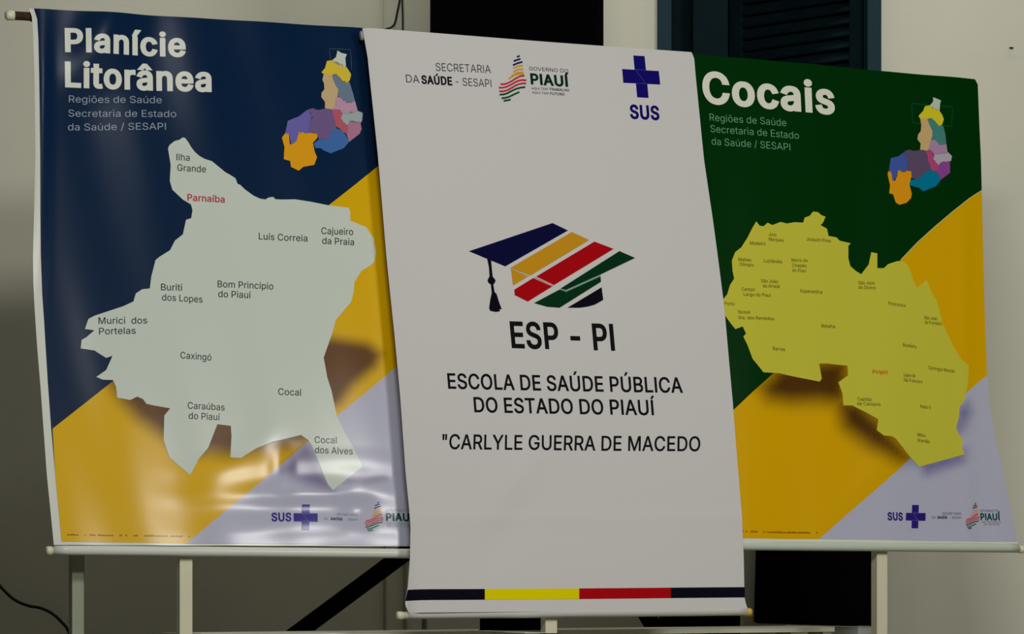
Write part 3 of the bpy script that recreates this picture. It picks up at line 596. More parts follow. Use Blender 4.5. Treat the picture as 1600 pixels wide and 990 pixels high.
book|u|416|170,-8 185,-9 211,-6 237,2 260,14 280,32 293,49 294,-2 295,-3 361,-3 362,-2 362,380 361,383 292,382 292,154 290,132 286,114 279,100 266,80 257,72 235,60 209,54 197,54 173,58 157,64 140,78 128,96 120,118 118,146 118,380 117,383 49,383 48,130 49,110 55,82 66,54 78,36 94,20 113,7 135,-2
book|v|395|159,-3 230,-3 378,381 377,383 303,383 301,381 220,159 203,103 197,83 194,79 167,163 88,381 87,383 13,383 10,381
book|x|385|12,-3 94,-3 151,81 188,144 228,81 284,-4 367,-3 227,191 352,369 360,381 358,383 280,383 278,382 228,307 190,244 149,311 102,383 22,383 21,381 152,195
book|z|386|37,-3 344,-3 344,57 342,60 152,63 138,64 137,65 336,327 338,331 338,375 338,381 336,383 44,383 44,320 182,318 243,315 37,47
book|â|395|148,-12 162,-13 186,-10 218,-2 246,14 255,22 272,43 272,-2 274,-3 340,-3 342,-2 342,250 340,276 335,302 326,322 314,340 303,352 286,365 272,373 240,383 194,388 172,387 150,383 132,379 110,370 92,361 75,348 59,332 46,313 35,290 36,288 102,270 114,290 134,309 152,319 180,327 210,327 226,323 238,318 256,304 263,294 267,284 270,270 271,254 267,242 258,236 242,232 170,223 126,215 94,205 76,196 56,183 39,164 32,148 27,130 25,110 27,84 33,62 46,40 56,26 66,18 74,11 92,1 114,-7;154,50 142,52 122,60 113,66 106,74 101,82 97,94 97,116 101,128 114,143 134,155 176,164 226,171 258,178 270,183 271,182 270,132 267,114 258,94 250,82 240,72 212,56 186,50;70,432 142,431 188,488 190,488 196,480 236,431 308,435 290,456 220,532 160,533 153,528
book|ã|395|148,-12 162,-13 186,-10 218,-2 246,14 255,22 272,43 272,-2 274,-3 340,-3 342,-2 342,250 340,276 335,302 326,322 314,340 303,352 286,365 272,373 240,383 194,388 172,387 150,383 132,379 110,370 92,361 75,348 59,332 46,313 35,290 36,288 102,270 114,290 134,309 152,319 180,327 210,327 226,323 238,318 256,304 263,294 267,284 270,270 271,254 267,242 258,236 242,232 170,223 126,215 94,205 76,196 56,183 39,164 32,148 27,130 25,110 27,84 33,62 46,40 56,26 66,18 74,11 92,1 114,-7;154,50 142,52 122,60 113,66 106,74 101,82 97,94 97,116 101,128 114,143 134,155 176,164 226,171 258,178 270,183 271,182 270,132 267,114 258,94 250,82 240,72 212,56 186,50;221,444 234,442 248,444 266,452 270,456 279,466 286,480 291,496 293,520 244,521 236,500 232,494 212,497 174,516 158,520 144,521 126,519 113,512 100,500 93,486 87,468 85,450 86,445 136,445 143,466 150,471 164,467 204,448
book|é|410|200,-11 236,-11 260,-7 286,1 304,10 330,29 351,51 363,71 371,93 304,109 289,83 274,69 254,57 240,53 214,50 196,51 170,57 154,64 140,74 125,89 119,99 107,127 103,151 103,165 374,166 376,167 374,231 370,255 362,281 352,305 339,325 323,343 306,358 286,370 254,382 226,387 200,388 170,385 144,378 112,362 88,343 67,319 51,293 39,259 31,225 29,203 29,185 31,151 39,115 51,83 68,56 87,33 114,13 146,-1 178,-9;278,223 102,225 101,229 107,251 114,269 133,297 145,307 168,320 182,324 204,326 230,323 244,319 259,311 272,299 287,279 294,265 300,241 303,227 302,223;170,427 172,426 230,426 301,531 300,533 222,532
book|í|173|48,-3 119,-3 119,381 117,383 49,383 48,381;96,425 109,425 111,427 182,531 179,533 137,533 101,532 50,427 53,426
book|ó|421|195,-11 210,-12 240,-9 270,-1 302,13 326,32 347,55 364,85 376,117 384,151 386,187 384,223 382,233 376,259 364,291 346,321 327,343 300,364 272,378 242,386 220,387 202,388 174,386 142,377 115,363 89,343 67,319 52,293 45,277 39,261 31,223 29,189 31,151 39,115 51,83 68,56 92,30 114,13 144,-1 174,-9;196,51 166,58 148,69 133,83 123,97 113,117 107,139 101,177 101,197 106,229 111,253 122,275 133,293 149,307 166,318 184,324 204,326 218,326 230,324 244,320 266,308 280,295 294,275 309,237 313,213 313,161 309,139 303,119 294,100 280,81 266,68 250,58 218,51;174,427 176,426 234,426 305,531 304,533 226,533
book|ú|416|170,-8 185,-9 211,-6 237,2 260,14 280,32 293,49 294,-2 295,-3 361,-3 362,-2 362,380 361,383 292,382 292,154 290,132 286,114 279,100 266,80 257,72 235,60 209,54 197,54 173,58 157,64 140,78 128,96 120,118 118,146 118,380 117,383 49,383 48,130 49,110 55,82 66,54 78,36 94,20 113,7 135,-2;170,426 231,426 302,532 223,532
hand| |200|
hand|"|333|68,312 138,312 146,506 146,516 139,517 60,516;184,312 253,312 260,516 253,517 175,516
hand|A|492|2,-6 92,-6 143,134 335,135 337,134 388,-6 477,-7 375,270 283,516 195,517;169,207 169,210 203,308 238,418 239,419 240,418 256,366 278,298 311,208
hand|C|522|242,-13 291,-14 317,-10 367,6 389,18 403,28 428,49 443,67 458,89 470,113 485,167 401,168 390,135 374,109 363,96 353,88 339,78 321,70 297,63 267,60 237,64 213,70 189,82 166,101 148,123 135,147 124,175 116,213 113,247 116,295 123,331 136,365 150,389 162,403 189,425 217,439 237,445 255,448 277,448 299,446 321,439 335,433 349,424 363,412 381,390 394,365 401,341 483,341 485,343 469,397 454,427 441,445 424,463 389,491 365,503 315,519 267,524 241,522 215,517 175,505 145,491 119,471 103,457 80,429 64,403 48,369 40,343 30,283 30,225 32,209 40,167 48,141 60,113 72,91 90,67 109,47 145,18 167,6 197,-4 217,-10
hand|D|514|50,-6 227,-7 247,-7 277,-3 315,7 353,23 381,41 397,55 414,72 430,94 440,112 452,138 460,162 468,196 472,260 468,314 454,370 441,396 426,422 418,434 404,448 390,462 357,485 335,496 313,504 279,512 225,517 50,516;135,65 135,444 223,445 255,442 287,434 309,424 325,414 342,400 356,384 370,358 380,330 388,292 388,218 382,188 371,156 356,128 337,105 321,93 313,87 285,75 253,67 229,65
hand|E|431|50,-6 385,-6 385,64 383,65 135,66 136,222 363,222 365,224 365,292 363,293 143,293 137,293 135,296 135,444 382,446 381,517 50,516
hand|G|532|242,-13 271,-14 307,-12 347,-2 381,12 397,22 412,33 438,57 459,87 472,113 476,123 484,155 488,197 488,263 275,264 273,263 273,193 275,192 404,197 403,175 398,151 389,131 376,109 358,91 337,76 319,68 303,64 269,60 241,63 213,70 191,81 171,98 158,111 148,123 135,147 120,189 116,213 113,247 116,299 123,331 132,357 148,387 167,409 187,425 211,437 237,445 261,448 299,445 327,436 339,429 364,409 383,381 401,342 486,343 478,375 466,405 445,439 428,459 401,481 379,495 343,511 317,518 275,523 255,523 213,517 189,511 169,503 145,491 125,477 105,460 86,439 62,401 52,379 40,343 32,299 30,283 30,225 34,195 40,167 48,141 60,113 76,85 88,69 104,51 125,32 145,18 189,-2 217,-10
hand|L|405|50,-6 371,-6 371,64 369,65 135,66 135,280 135,516 50,516
hand|M|640|50,-6 132,-6 132,362 133,366 162,284 279,-7 349,-6 464,284 493,365 495,362 494,-6 578,-6 578,180 577,517 469,516 343,190 315,107 286,192 159,516 51,517
hand|O|545|240,-13 291,-14 323,-8 367,6 389,18 413,36 443,67 459,89 473,113 491,163 497,189 501,217 502,287 492,345 484,371 474,395 448,437 426,461 408,477 389,491 367,502 343,511 319,517 291,522 267,524 241,522 215,517 191,511 167,502 145,491 126,477 107,461 91,443 74,421 50,373 40,343 30,283 30,225 36,185 50,137 60,113 72,91 90,67 109,47 145,18 167,6 197,-4 217,-10;265,60 239,62 213,70 189,82 169,98 150,121 134,147 122,179 116,213 113,261 116,299 123,331 135,362 151,389 162,403 187,425 207,435 237,445 269,448 295,446 325,437 343,427 363,411 383,389 399,361 411,327 418,295 420,249 418,213 410,177 400,149 384,121 363,98 343,82 329,74 315,68 295,62
hand|R|461|50,-6 135,-6 135,190 237,191 244,182 347,-7 443,-7 444,-6 436,10 326,206 339,211 357,223 378,240 384,246 398,266 412,298 418,326 419,352 418,380 412,408 398,438 384,460 365,477 337,496 305,508 269,514 237,517 51,517;135,263 135,444 255,444 291,434 310,422 322,408 330,390 334,372 335,342 332,322 325,304 317,292 307,282 293,273 279,268 257,263
hand|U|529|240,-14 263,-15 299,-13 335,-5 369,9 397,27 423,52 441,76 447,88 456,106 464,138 467,168 467,516 385,517 384,516 384,180 382,158 376,136 368,116 358,102 343,86 327,75 307,66 285,61 275,60 255,59 231,61 213,65 195,73 176,86 163,97 148,120 139,146 134,176 134,516 50,516 50,172 53,142 62,104 77,76 94,52 123,25 149,9 183,-5 217,-13
hand|Y|484|193,-6 278,-6 278,206 472,516 375,516 272,350 251,312 237,286 235,287 200,350 97,516 -2,516 192,208
semi| |204|
semi|A|496|-4,-9 95,-10 140,119 145,131 147,132 333,132 385,-10 483,-9 378,273 286,519 191,519;175,210 173,211 174,215 204,297 237,402 240,405 255,356 274,297 306,211
semi|B|472|46,-9 251,-10 287,-8 321,-2 353,10 376,23 398,43 412,61 422,81 430,109 432,139 428,175 424,189 414,209 402,227 383,245 371,254 346,267 365,278 381,291 399,315 406,331 412,355 412,377 410,401 403,425 394,447 377,468 359,485 335,501 307,511 275,518 241,520 46,519;139,68 140,221 245,221 265,219 285,215 299,209 315,197 322,191 331,177 338,163 341,147 340,119 332,101 321,88 303,76 279,70 251,68;139,296 139,441 241,442 267,439 287,433 302,423 314,407 320,391 322,373 322,359 318,345 312,333 304,321 293,312 269,300 247,296
semi|C|526|241,-16 291,-17 325,-11 367,3 391,15 410,30 430,46 445,64 461,88 472,108 478,124 490,170 397,170 388,140 380,124 370,110 359,97 351,91 337,81 321,73 297,66 269,63 237,67 215,73 189,87 171,101 158,116 152,124 138,150 126,180 120,210 117,248 120,296 126,330 139,362 150,382 169,405 193,424 213,435 223,438 239,443 263,445 285,445 299,443 325,434 337,428 353,416 369,401 377,390 387,370 397,339 489,338 490,342 483,366 472,402 449,440 428,464 407,482 389,495 367,506 343,514 315,522 299,524 267,527 237,524 191,514 165,505 141,492 115,472 88,446 68,418 46,374 38,350 30,314 26,284 26,226 30,194 38,160 46,136 64,98 86,66 99,52 117,35 141,17 167,3 189,-5 217,-13
semi|D|518|46,-9 227,-10 247,-10 277,-6 317,4 357,22 385,40 400,53 416,69 434,93 446,115 458,143 466,169 472,197 476,259 471,315 457,371 444,399 426,429 407,450 391,465 359,488 335,499 313,507 289,513 225,520 46,519;139,68 139,441 223,442 255,439 285,432 309,421 333,404 339,397 352,383 366,357 378,323 384,291 384,219 376,181 366,153 356,135 333,106 311,90 283,78 253,70 229,68
semi|E|435|46,-9 389,-9 389,67 387,68 139,69 140,219 367,219 369,221 369,295 367,296 147,296 141,296 139,299 139,441 386,443 385,520 46,519
semi|F|426|46,-9 139,-9 139,209 360,211 359,288 139,289 139,441 237,442 381,442 383,443 383,519 381,520 46,519
semi|H|533|46,-9 139,-9 139,221 141,222 377,222 378,-9 471,-9 471,507 471,519 469,520 378,519 377,300 141,300 139,301 139,519 46,519
semi|I|202|46,-9 140,-9 140,519 46,519
semi|L|409|46,-9 375,-9 375,67 373,68 139,69 139,283 139,519 46,519
semi|O|549|240,-16 291,-17 325,-11 369,3 393,17 417,35 447,66 477,112 495,162 505,216 507,254 506,288 501,320 496,346 488,372 478,396 451,438 433,459 419,472 389,494 369,505 343,514 321,520 293,525 267,527 241,525 213,520 191,514 165,505 145,494 115,472 88,446 71,422 56,396 46,374 38,350 30,314 26,284 26,226 30,194 34,176 46,136 57,112 70,88 86,66 105,46 141,17 167,3 189,-5 217,-13;265,63 239,65 215,73 195,83 171,101 154,122 138,148 127,178 120,214 117,262 120,296 126,330 139,362 154,388 162,398 171,408 191,424 213,435 239,443 269,445 297,442 323,434 341,425 361,409 379,388 396,360 407,326 414,294 416,250 414,214 407,182 396,150 382,124 359,99 341,85 323,75 293,65
semi|P|461|46,-9 139,-9 139,175 253,176 275,178 307,184 339,198 364,215 386,237 398,253 404,263 414,289 421,319 423,349 422,375 414,407 404,433 388,457 374,471 365,479 337,497 309,509 281,515 235,520 46,519;141,252 139,255 139,441 253,441 271,437 287,431 304,419 314,409 322,395 330,365 330,353 330,331 326,313 314,287 306,277 291,266 275,258 255,254 235,252
semi|R|465|46,-9 139,-9 139,187 233,188 236,187 345,-10 451,-10 332,203 333,205 343,210 365,224 383,240 402,265 416,297 422,325 423,353 422,379 414,413 402,439 386,463 365,481 339,499 311,509 269,517 235,520 47,520;139,266 139,441 255,441 291,431 307,419 314,413 324,395 328,383 331,363 331,341 328,323 322,305 311,290 291,276 277,270 257,266
semi|S|463|206,-18 229,-19 263,-17 295,-11 329,1 357,16 382,38 397,58 411,82 419,108 422,134 421,162 415,184 407,204 393,222 368,246 349,258 317,274 263,290 215,303 175,317 151,332 142,340 135,350 130,362 130,388 134,402 149,423 161,432 177,440 191,444 223,449 251,446 273,440 297,426 310,414 319,398 325,372 327,368 415,368 416,370 412,406 403,431 390,454 369,476 349,492 335,500 321,508 293,518 259,525 223,526 191,524 161,518 145,512 133,508 105,492 80,474 62,452 50,432 40,402 38,372 42,340 55,308 76,282 103,261 139,244 163,235 247,210 289,196 312,182 327,164 331,146 330,124 324,108 308,88 297,79 279,69 243,60 221,59 199,61 187,63 157,75 133,96 125,112 115,147 25,147 22,146 28,108 39,78 53,54 71,33 93,15 123,-1 153,-11 183,-17
semi|T|465|179,-9 271,-9 271,441 431,443 431,519 429,520 271,520 18,519 19,442 179,441
semi|U|533|240,-17 263,-18 299,-16 335,-8 369,6 399,24 425,49 445,75 458,101 468,139 471,167 471,519 381,520 380,519 380,181 377,157 365,119 354,103 341,89 323,76 303,68 285,64 275,63 253,62 235,63 205,72 193,78 178,89 165,101 154,117 145,139 140,155 138,177 138,519 46,519 46,171 49,141 58,105 73,75 85,59 92,49 118,25 147,6 181,-8 217,-16
semi|a|405|148,-18 163,-19 187,-17 219,-9 247,5 263,18 263,-8 265,-10 349,-10 351,-8 351,250 349,278 344,304 335,324 324,342 309,358 291,370 273,380 247,388 193,395 149,390 121,382 97,372 87,366 69,353 48,332 35,311 22,286 23,284 107,262 122,288 137,302 159,314 181,320 209,320 235,312 250,300 259,280 261,270 261,252 259,246 253,241 173,230 125,222 87,210 55,192 45,183 30,166 23,150 18,130 16,110 18,82 25,60 40,34 50,22 67,7 89,-5 111,-13;169,55 143,59 127,65 118,72 112,80 106,96 106,116 110,126 121,139 139,149 177,158 207,162 261,171 262,136 257,112 252,100 244,88 233,76 223,69 207,61
semi|b|440|208,-17 232,-18 262,-16 294,-6 322,8 340,22 367,51 385,85 395,113 403,153 404,189 403,225 401,237 395,263 383,297 367,325 344,350 318,371 292,384 264,392 234,394 206,394 184,389 160,379 128,354 124,343 125,395 128,519 39,519 39,-9 124,-10 126,-9 126,25 142,10 166,-6 188,-14;208,58 186,64 172,72 158,85 146,103 137,121 129,155 128,165 128,213 132,239 139,263 146,276 157,291 170,304 186,313 200,318 212,319 231,319 242,317 254,313 268,305 284,292 295,277 307,247 313,219 313,163 309,139 303,121 289,95 272,76 256,64 242,60 224,58
semi|i|183|39,-9 128,-9 128,389 39,389;83,433 100,434 111,439 124,448 132,457 137,465 140,483 139,497 136,503 132,511 124,520 112,527 102,531 86,534 66,531 56,527 44,519 34,507 29,497 27,483 30,469 36,457 46,446 58,438 68,434
semi|n|426|39,-9 128,-9 128,225 130,251 138,277 147,291 157,301 166,307 184,315 200,318 220,318 234,315 248,309 262,298 274,279 279,263 282,239 283,-9 371,-9 371,99 371,245 367,287 363,303 353,327 339,347 324,363 302,378 278,387 254,394 222,394 196,392 170,384 144,371 126,356 126,389 124,390 40,390
semi|p|440|39,-152 128,-152 126,29 127,24 137,14 152,3 186,-13 216,-18 260,-17 292,-7 320,7 346,27 368,54 383,80 397,122 403,154 403,214 403,226 395,264 383,298 366,325 357,336 342,352 320,370 292,384 260,393 214,394 182,388 164,382 126,353 126,388 124,389 40,389 39,388;218,57 200,59 184,65 170,73 162,81 147,100 139,116 132,140 128,164 127,196 128,214 132,240 136,252 145,276 157,292 170,304 184,313 202,318 222,319 240,318 256,313 273,302 284,291 293,280 303,258 311,232 314,206 314,174 310,146 303,120 295,104 283,86 269,74 256,65 236,59
semi|r|275|39,-9 128,-9 128,235 129,255 133,269 145,289 162,303 174,310 206,316 257,311 257,393 256,394 225,395 212,396 190,394 166,387 144,376 122,356 126,387 124,390 39,389
semi|Í|202|46,-9 140,-9 140,519 46,519;44,549 123,548 208,669 105,670
semi|Ú|533|240,-17 263,-18 299,-16 335,-8 369,6 399,24 425,49 445,75 458,101 468,139 471,167 471,519 381,520 380,519 380,181 377,157 365,119 354,103 341,89 323,76 303,68 285,64 275,63 253,62 235,63 205,72 193,78 178,89 165,101 154,117 145,139 140,155 138,177 138,519 46,519 46,171 49,141 58,105 73,75 85,59 92,49 118,25 147,6 181,-8 217,-16;210,549 289,548 374,669 271,669
semi|í|183|39,-9 128,-9 128,389 39,389;95,419 114,419 199,539 140,540 95,539 36,421 38,419
bold| |214|
bold|-|479|92,173 357,172 359,173 359,259 357,260 93,260
bold|A|506|-15,-15 101,-15 152,126 326,126 328,125 330,121 380,-16 494,-16 386,274 292,524 186,525;184,216 208,287 238,378 240,377 253,337 295,217 294,215
bold|D|528|38,-15 227,-16 249,-16 285,-10 323,0 361,16 391,36 406,49 423,67 446,99 465,141 472,161 480,197 484,259 479,315 466,371 454,397 432,433 413,453 399,468 365,492 337,505 315,513 287,520 233,525 39,525;147,74 147,435 223,436 255,433 283,426 309,414 333,394 346,379 360,353 369,323 376,291 376,219 369,187 359,157 352,143 345,132 327,110 305,94 283,84 253,77 231,74
bold|E|445|38,-15 397,-15 397,71 395,73 149,73 147,75 148,213 375,213 377,215 377,301 375,302 155,302 149,302 147,305 147,435 393,436 394,525 39,525
bold|I|212|38,-15 148,-15 148,525 39,525 38,523
bold|P|471|38,-15 147,-15 147,169 253,170 275,172 313,180 343,193 370,211 392,233 404,249 409,257 420,283 428,311 431,349 430,375 421,409 410,437 394,461 381,473 368,485 343,501 311,515 281,521 241,525 39,525;149,258 147,261 147,435 253,435 271,431 285,425 299,415 310,401 318,381 322,365 322,343 322,331 314,303 308,291 298,279 285,270 273,264 255,260 235,258
bold|S|473|206,-24 228,-25 264,-23 296,-17 330,-5 362,11 386,32 402,52 418,78 428,110 430,136 428,166 424,182 415,206 401,224 374,250 356,262 318,280 224,307 178,323 156,337 141,354 137,374 139,390 143,402 154,417 164,426 180,435 192,438 224,443 250,440 270,435 290,423 302,412 310,398 320,362 424,362 425,364 420,406 410,434 394,460 372,483 354,497 334,508 300,522 264,530 224,532 192,530 160,524 144,518 128,512 102,498 75,478 57,458 51,448 42,431 33,406 30,370 35,336 47,306 53,298 70,278 100,255 134,239 178,223 240,206 286,191 308,177 316,168 320,160 324,140 323,126 316,110 302,91 278,75 260,69 244,66 218,65 202,67 188,69 162,80 141,98 133,112 122,153 16,153 13,152 21,104 31,76 45,52 66,28 90,9 122,-7 150,-17 182,-23
bold|U|543|240,-23 263,-24 301,-22 339,-14 375,2 405,20 431,45 452,71 467,103 476,137 479,167 479,523 477,525 373,525 372,523 372,181 370,159 364,137 358,121 348,107 335,93 323,84 311,78 285,70 275,69 251,68 233,70 215,74 197,83 183,92 171,105 160,121 153,139 148,157 146,177 146,525 39,525 38,171 41,141 50,103 67,71 86,45 113,20 145,0 179,-14 217,-22
bold|Ú|543|240,-23 263,-24 301,-22 339,-14 375,2 405,20 431,45 452,71 467,103 476,137 479,167 479,523 477,525 373,525 372,523 372,181 370,159 364,137 358,121 348,107 335,93 323,84 311,78 285,70 275,69 251,68 233,70 215,74 197,83 183,92 171,105 160,121 153,139 148,157 146,177 146,525 39,525 38,171 41,141 50,103 67,71 86,45 113,20 145,0 179,-14 217,-22;198,543 295,543 388,675 267,675
black| |227|
black|A|519|-31,-23 108,-24 160,118 318,118 321,117 372,-24 510,-24 396,277 299,533 178,533;198,224 238,343 241,341 250,313 281,225
black|C|549|241,-30 292,-31 320,-27 348,-19 376,-10 396,1 428,23 442,35 461,56 483,90 491,106 499,128 515,184 384,185 382,184 369,142 359,124 346,107 320,89 296,81 268,77 242,80 220,87 204,95 194,103 182,114 169,130 156,154 145,182 139,214 136,260 139,294 143,320 153,350 167,376 175,386 184,397 204,413 222,422 244,429 264,431 284,430 296,428 320,420 338,408 351,396 361,382 373,358 379,332 381,326 384,324 514,325 501,374 491,404 478,428 461,454 442,474 400,506 372,520 318,536 266,541 238,538 210,534 170,522 132,504 112,490 90,472 70,450 51,424 27,376 17,344 9,300 7,284 7,226 11,194 19,158 29,130 42,102 56,78 87,40 128,7 156,-9 180,-17 210,-26
black|D|541|27,-23 228,-24 248,-24 290,-18 326,-8 368,10 390,24 408,38 433,63 451,87 467,117 477,141 483,161 491,197 495,259 491,315 483,351 475,377 462,403 439,441 421,459 405,475 370,499 344,511 318,521 292,527 228,534 27,533;158,82 158,427 222,428 252,425 282,417 302,407 325,389 337,375 349,351 358,323 365,291 365,221 359,189 349,159 335,135 320,117 302,103 278,91 250,84 226,82
black|E|458|27,-23 408,-23 408,81 406,82 158,83 159,205 386,205 388,207 388,309 386,310 166,310 160,310 158,313 158,427 404,428 405,533 27,533
black|I|225|27,-23 159,-23 159,533 27,533
black|L|432|27,-23 394,-23 394,81 392,82 158,83 158,297 158,533 27,533
black|P|484|27,-23 158,-23 158,161 240,162 276,164 316,172 350,187 374,202 405,233 419,253 433,287 440,319 442,349 439,387 433,409 421,439 403,465 389,479 376,491 346,509 314,523 284,529 236,534 27,533;160,266 158,269 158,427 252,427 276,420 290,410 298,401 303,393 310,365 311,353 311,333 307,315 301,301 291,285 270,272 252,268 232,266
black|S|486|205,-32 229,-33 265,-31 305,-23 337,-11 371,7 395,28 416,54 430,78 438,108 441,140 440,166 434,188 424,210 397,242 379,258 359,270 321,288 221,317 181,331 163,343 152,356 148,370 150,392 156,404 163,413 177,424 193,430 225,435 249,432 267,426 283,417 296,404 300,396 311,354 437,354 438,356 431,404 422,434 404,464 383,486 359,504 345,512 331,520 303,530 263,538 225,541 191,538 157,532 141,526 123,520 97,506 69,485 46,460 31,433 22,408 18,372 23,338 40,298 63,271 93,249 131,231 159,221 237,198 279,184 301,170 310,158 312,142 311,126 303,108 295,98 285,89 263,79 247,75 225,73 201,75 179,81 167,87 148,104 140,124 131,160 129,161 3,161 0,160 10,102 20,74 36,48 57,23 83,3 119,-15 147,-25 181,-31
black|U|556|239,-31 264,-32 302,-30 340,-22 380,-6 412,14 441,41 461,67 477,99 487,135 490,167 490,533 362,534 361,533 361,181 359,159 349,127 339,111 328,99 316,90 300,83 276,77 258,76 234,78 218,82 202,90 190,99 177,113 169,127 162,147 157,177 157,533 27,533 27,171 30,141 40,101 57,67 74,45 108,12 138,-6 178,-22 214,-30
black|a|428|148,-33 170,-33 202,-29 228,-21 242,-15 244,-17 244,-23 246,-24 368,-24 370,-23 370,257 367,285 361,309 351,331 338,351 322,368 302,382 284,392 266,398 240,404 196,408 158,406 130,400 100,390 80,380 59,365 39,347 24,327 15,311 -4,275 116,245 119,245 141,283 152,294 168,302 190,306 208,306 216,304 231,295 239,283 243,267 243,253 122,236 78,222 44,204 30,192 13,171 4,151 -2,119 -3,103 -1,79 7,53 22,29 36,12 54,-3 80,-17 106,-27;152,71 142,75 132,81 127,89 125,109 127,121 132,127 146,136 180,144 220,149 242,153 244,151 243,133 239,115 233,103 225,91 212,80 196,73 174,70;246,153 250,154
black|c|435|195,-31 224,-32 246,-30 272,-24 298,-14 324,0 355,27 369,43 382,65 406,119 286,146 284,144 264,103 248,84 234,76 208,71 194,72 176,78 158,93 147,109 139,125 131,161 129,187 131,215 139,251 147,267 155,281 165,291 174,297 188,303 206,306 232,301 250,291 263,275 286,234 336,245 405,261 379,319 354,352 322,377 290,393 268,401 248,405 230,408 176,407 128,395 100,381 72,360 45,333 26,301 11,265 3,223 1,185 3,153 11,115 26,75 43,47 53,35 70,18 98,-4 134,-20 168,-29
black|e|443|199,-31 236,-32 272,-26 298,-18 318,-8 340,6 359,23 375,41 389,63 408,109 290,133 285,129 266,95 250,80 230,72 212,71 196,72 180,76 168,82 147,103 140,117 135,129 133,145 404,146 403,231 397,259 388,291 376,317 359,341 342,359 322,375 298,389 276,397 248,405 216,408 174,407 128,395 96,379 88,373 68,358 43,331 23,297 11,263 3,227 1,185 3,153 12,111 26,75 43,47 56,32 70,17 102,-6 134,-20 176,-30;236,238 134,243 134,245 139,261 153,283 165,293 176,300 186,303 198,305 220,304 236,299 249,289 261,273 267,261 273,239
black|i|206|20,-23 147,-23 147,403 20,403;83,419 100,420 114,424 120,426 136,437 150,451 157,467 159,479 157,501 150,517 136,530 112,543 84,549 56,543 46,539 30,529 18,517 12,503 7,483 11,465 18,451 32,436 47,427 64,420
black|l|206|20,-23 147,-23 147,533 20,533
black|n|449|20,-23 147,-23 147,225 148,247 155,271 164,285 177,296 193,303 201,304 221,303 239,297 249,287 255,277 260,261 263,239 264,-23 389,-24 390,93 390,245 388,275 384,295 381,307 370,333 355,354 335,375 309,391 283,401 257,407 221,408 193,406 163,397 145,389 145,403 143,404 21,404
black|o|454|195,-32 210,-33 240,-30 282,-20 318,-4 344,16 371,44 388,73 403,108 412,150 414,186 412,224 406,252 403,266 389,302 368,334 346,359 316,381 282,397 248,406 222,407 174,407 132,397 100,381 72,360 45,332 26,300 11,264 3,222 1,198 1,184 3,152 11,112 26,75 46,43 70,17 102,-6 134,-21 168,-29;196,72 176,78 170,82 158,93 147,108 139,124 133,148 129,178 129,196 133,226 139,250 155,280 166,291 178,299 198,305 218,304 238,299 250,290 262,276 273,258 281,234 284,216 286,186 284,158 278,132 271,112 260,96 250,85 240,78 228,74 210,71
black|r|298|20,-23 147,-23 147,235 150,261 161,281 169,289 183,297 209,302 269,294 276,295 276,407 275,408 267,408 211,410 187,407 157,399 143,392 141,393 145,403 143,404 20,403
black|s|404|156,-31 209,-32 241,-26 275,-16 299,-2 324,17 339,33 349,49 354,57 362,81 364,99 364,109 360,139 349,165 329,189 311,203 305,208 271,223 163,252 147,260 143,267 143,285 150,297 159,303 171,307 183,308 203,307 213,303 221,298 228,289 249,249 366,273 346,323 326,353 307,371 289,383 265,395 241,403 215,408 201,408 157,407 127,401 95,389 77,381 67,373 57,366 38,347 25,325 16,301 14,279 15,265 18,243 28,217 49,190 75,171 105,158 141,146 205,131 225,123 232,117 234,109 234,99 231,89 225,82 215,76 199,71 179,70 155,74 143,80 135,91 115,135 -3,113 -3,111 8,69 21,43 35,25 49,10 77,-10 101,-20 131,-28
black|t|266|157,-27 174,-28 198,-27 252,-15 228,81 222,82 170,74 161,77 159,95 159,301 160,303 236,303 237,403 159,405 159,495 154,496 32,495 32,405 -27,403 -27,305 -26,303 30,303 32,301 32,93 36,59 47,31 68,4 98,-15 128,-24
black|Í|225|27,-23 159,-23 159,533 135,535 237,676 242,683 239,684 91,683 15,535 27,533
black|Ú|556|239,-31 264,-32 302,-30 340,-22 380,-6 412,14 441,41 461,67 477,99 487,135 490,167 490,533 362,534 361,533 361,181 359,159 349,127 339,111 328,99 316,90 300,83 276,77 258,76 234,78 218,82 202,90 190,99 177,113 169,127 162,147 157,177 157,533 27,533 27,171 30,141 40,101 57,67 74,45 108,12 138,-6 178,-22 214,-30;180,535 300,534 409,683 260,684
black|â|428|148,-33 170,-33 202,-29 228,-21 242,-15 244,-17 244,-23 246,-24 368,-24 370,-23 370,257 367,285 361,309 351,331 338,351 322,368 302,382 284,392 266,398 240,404 196,408 158,406 130,400 100,390 80,380 59,365 39,347 24,327 15,311 -4,275 116,245 119,245 141,283 152,294 168,302 190,306 208,306 216,304 231,295 239,283 243,267 243,253 122,236 78,222 44,204 30,192 13,171 4,151 -2,119 -3,103 -1,79 7,53 22,29 36,12 54,-3 80,-17 106,-27;152,71 142,75 132,81 127,89 125,109 127,121 132,127 146,136 180,144 220,149 242,153 244,151 243,133 239,115 233,103 225,91 212,80 196,73 174,70;246,153 250,154;9,411 154,410 156,411 188,455 190,455 224,410 366,416 368,417 367,419 323,463 234,552 146,553 132,540
black|í|206|20,-23 147,-23 147,403 125,405 234,553 168,554 83,553 6,407 8,405 96,405 22,404 20,403
'''.strip('\n').split('\n'):
    _w, _c, _a, _o = _row.split('|')
    GLYPHS[_w, _c] = (int(_a), [[tuple(int(v) for v in p.split(',')) for p in q.split()] for q in _o.split(';') if q])
_glyph_cache = {}


def turn(o_):
    P = np.array(o_, float)
    Q = np.roll(P, -1, 0)
    return (P[:, 0] * Q[:, 1] - Q[:, 0] * P[:, 1]).sum()


GLYPH_TURN = turn(GLYPHS['book', 'I'][1][0])


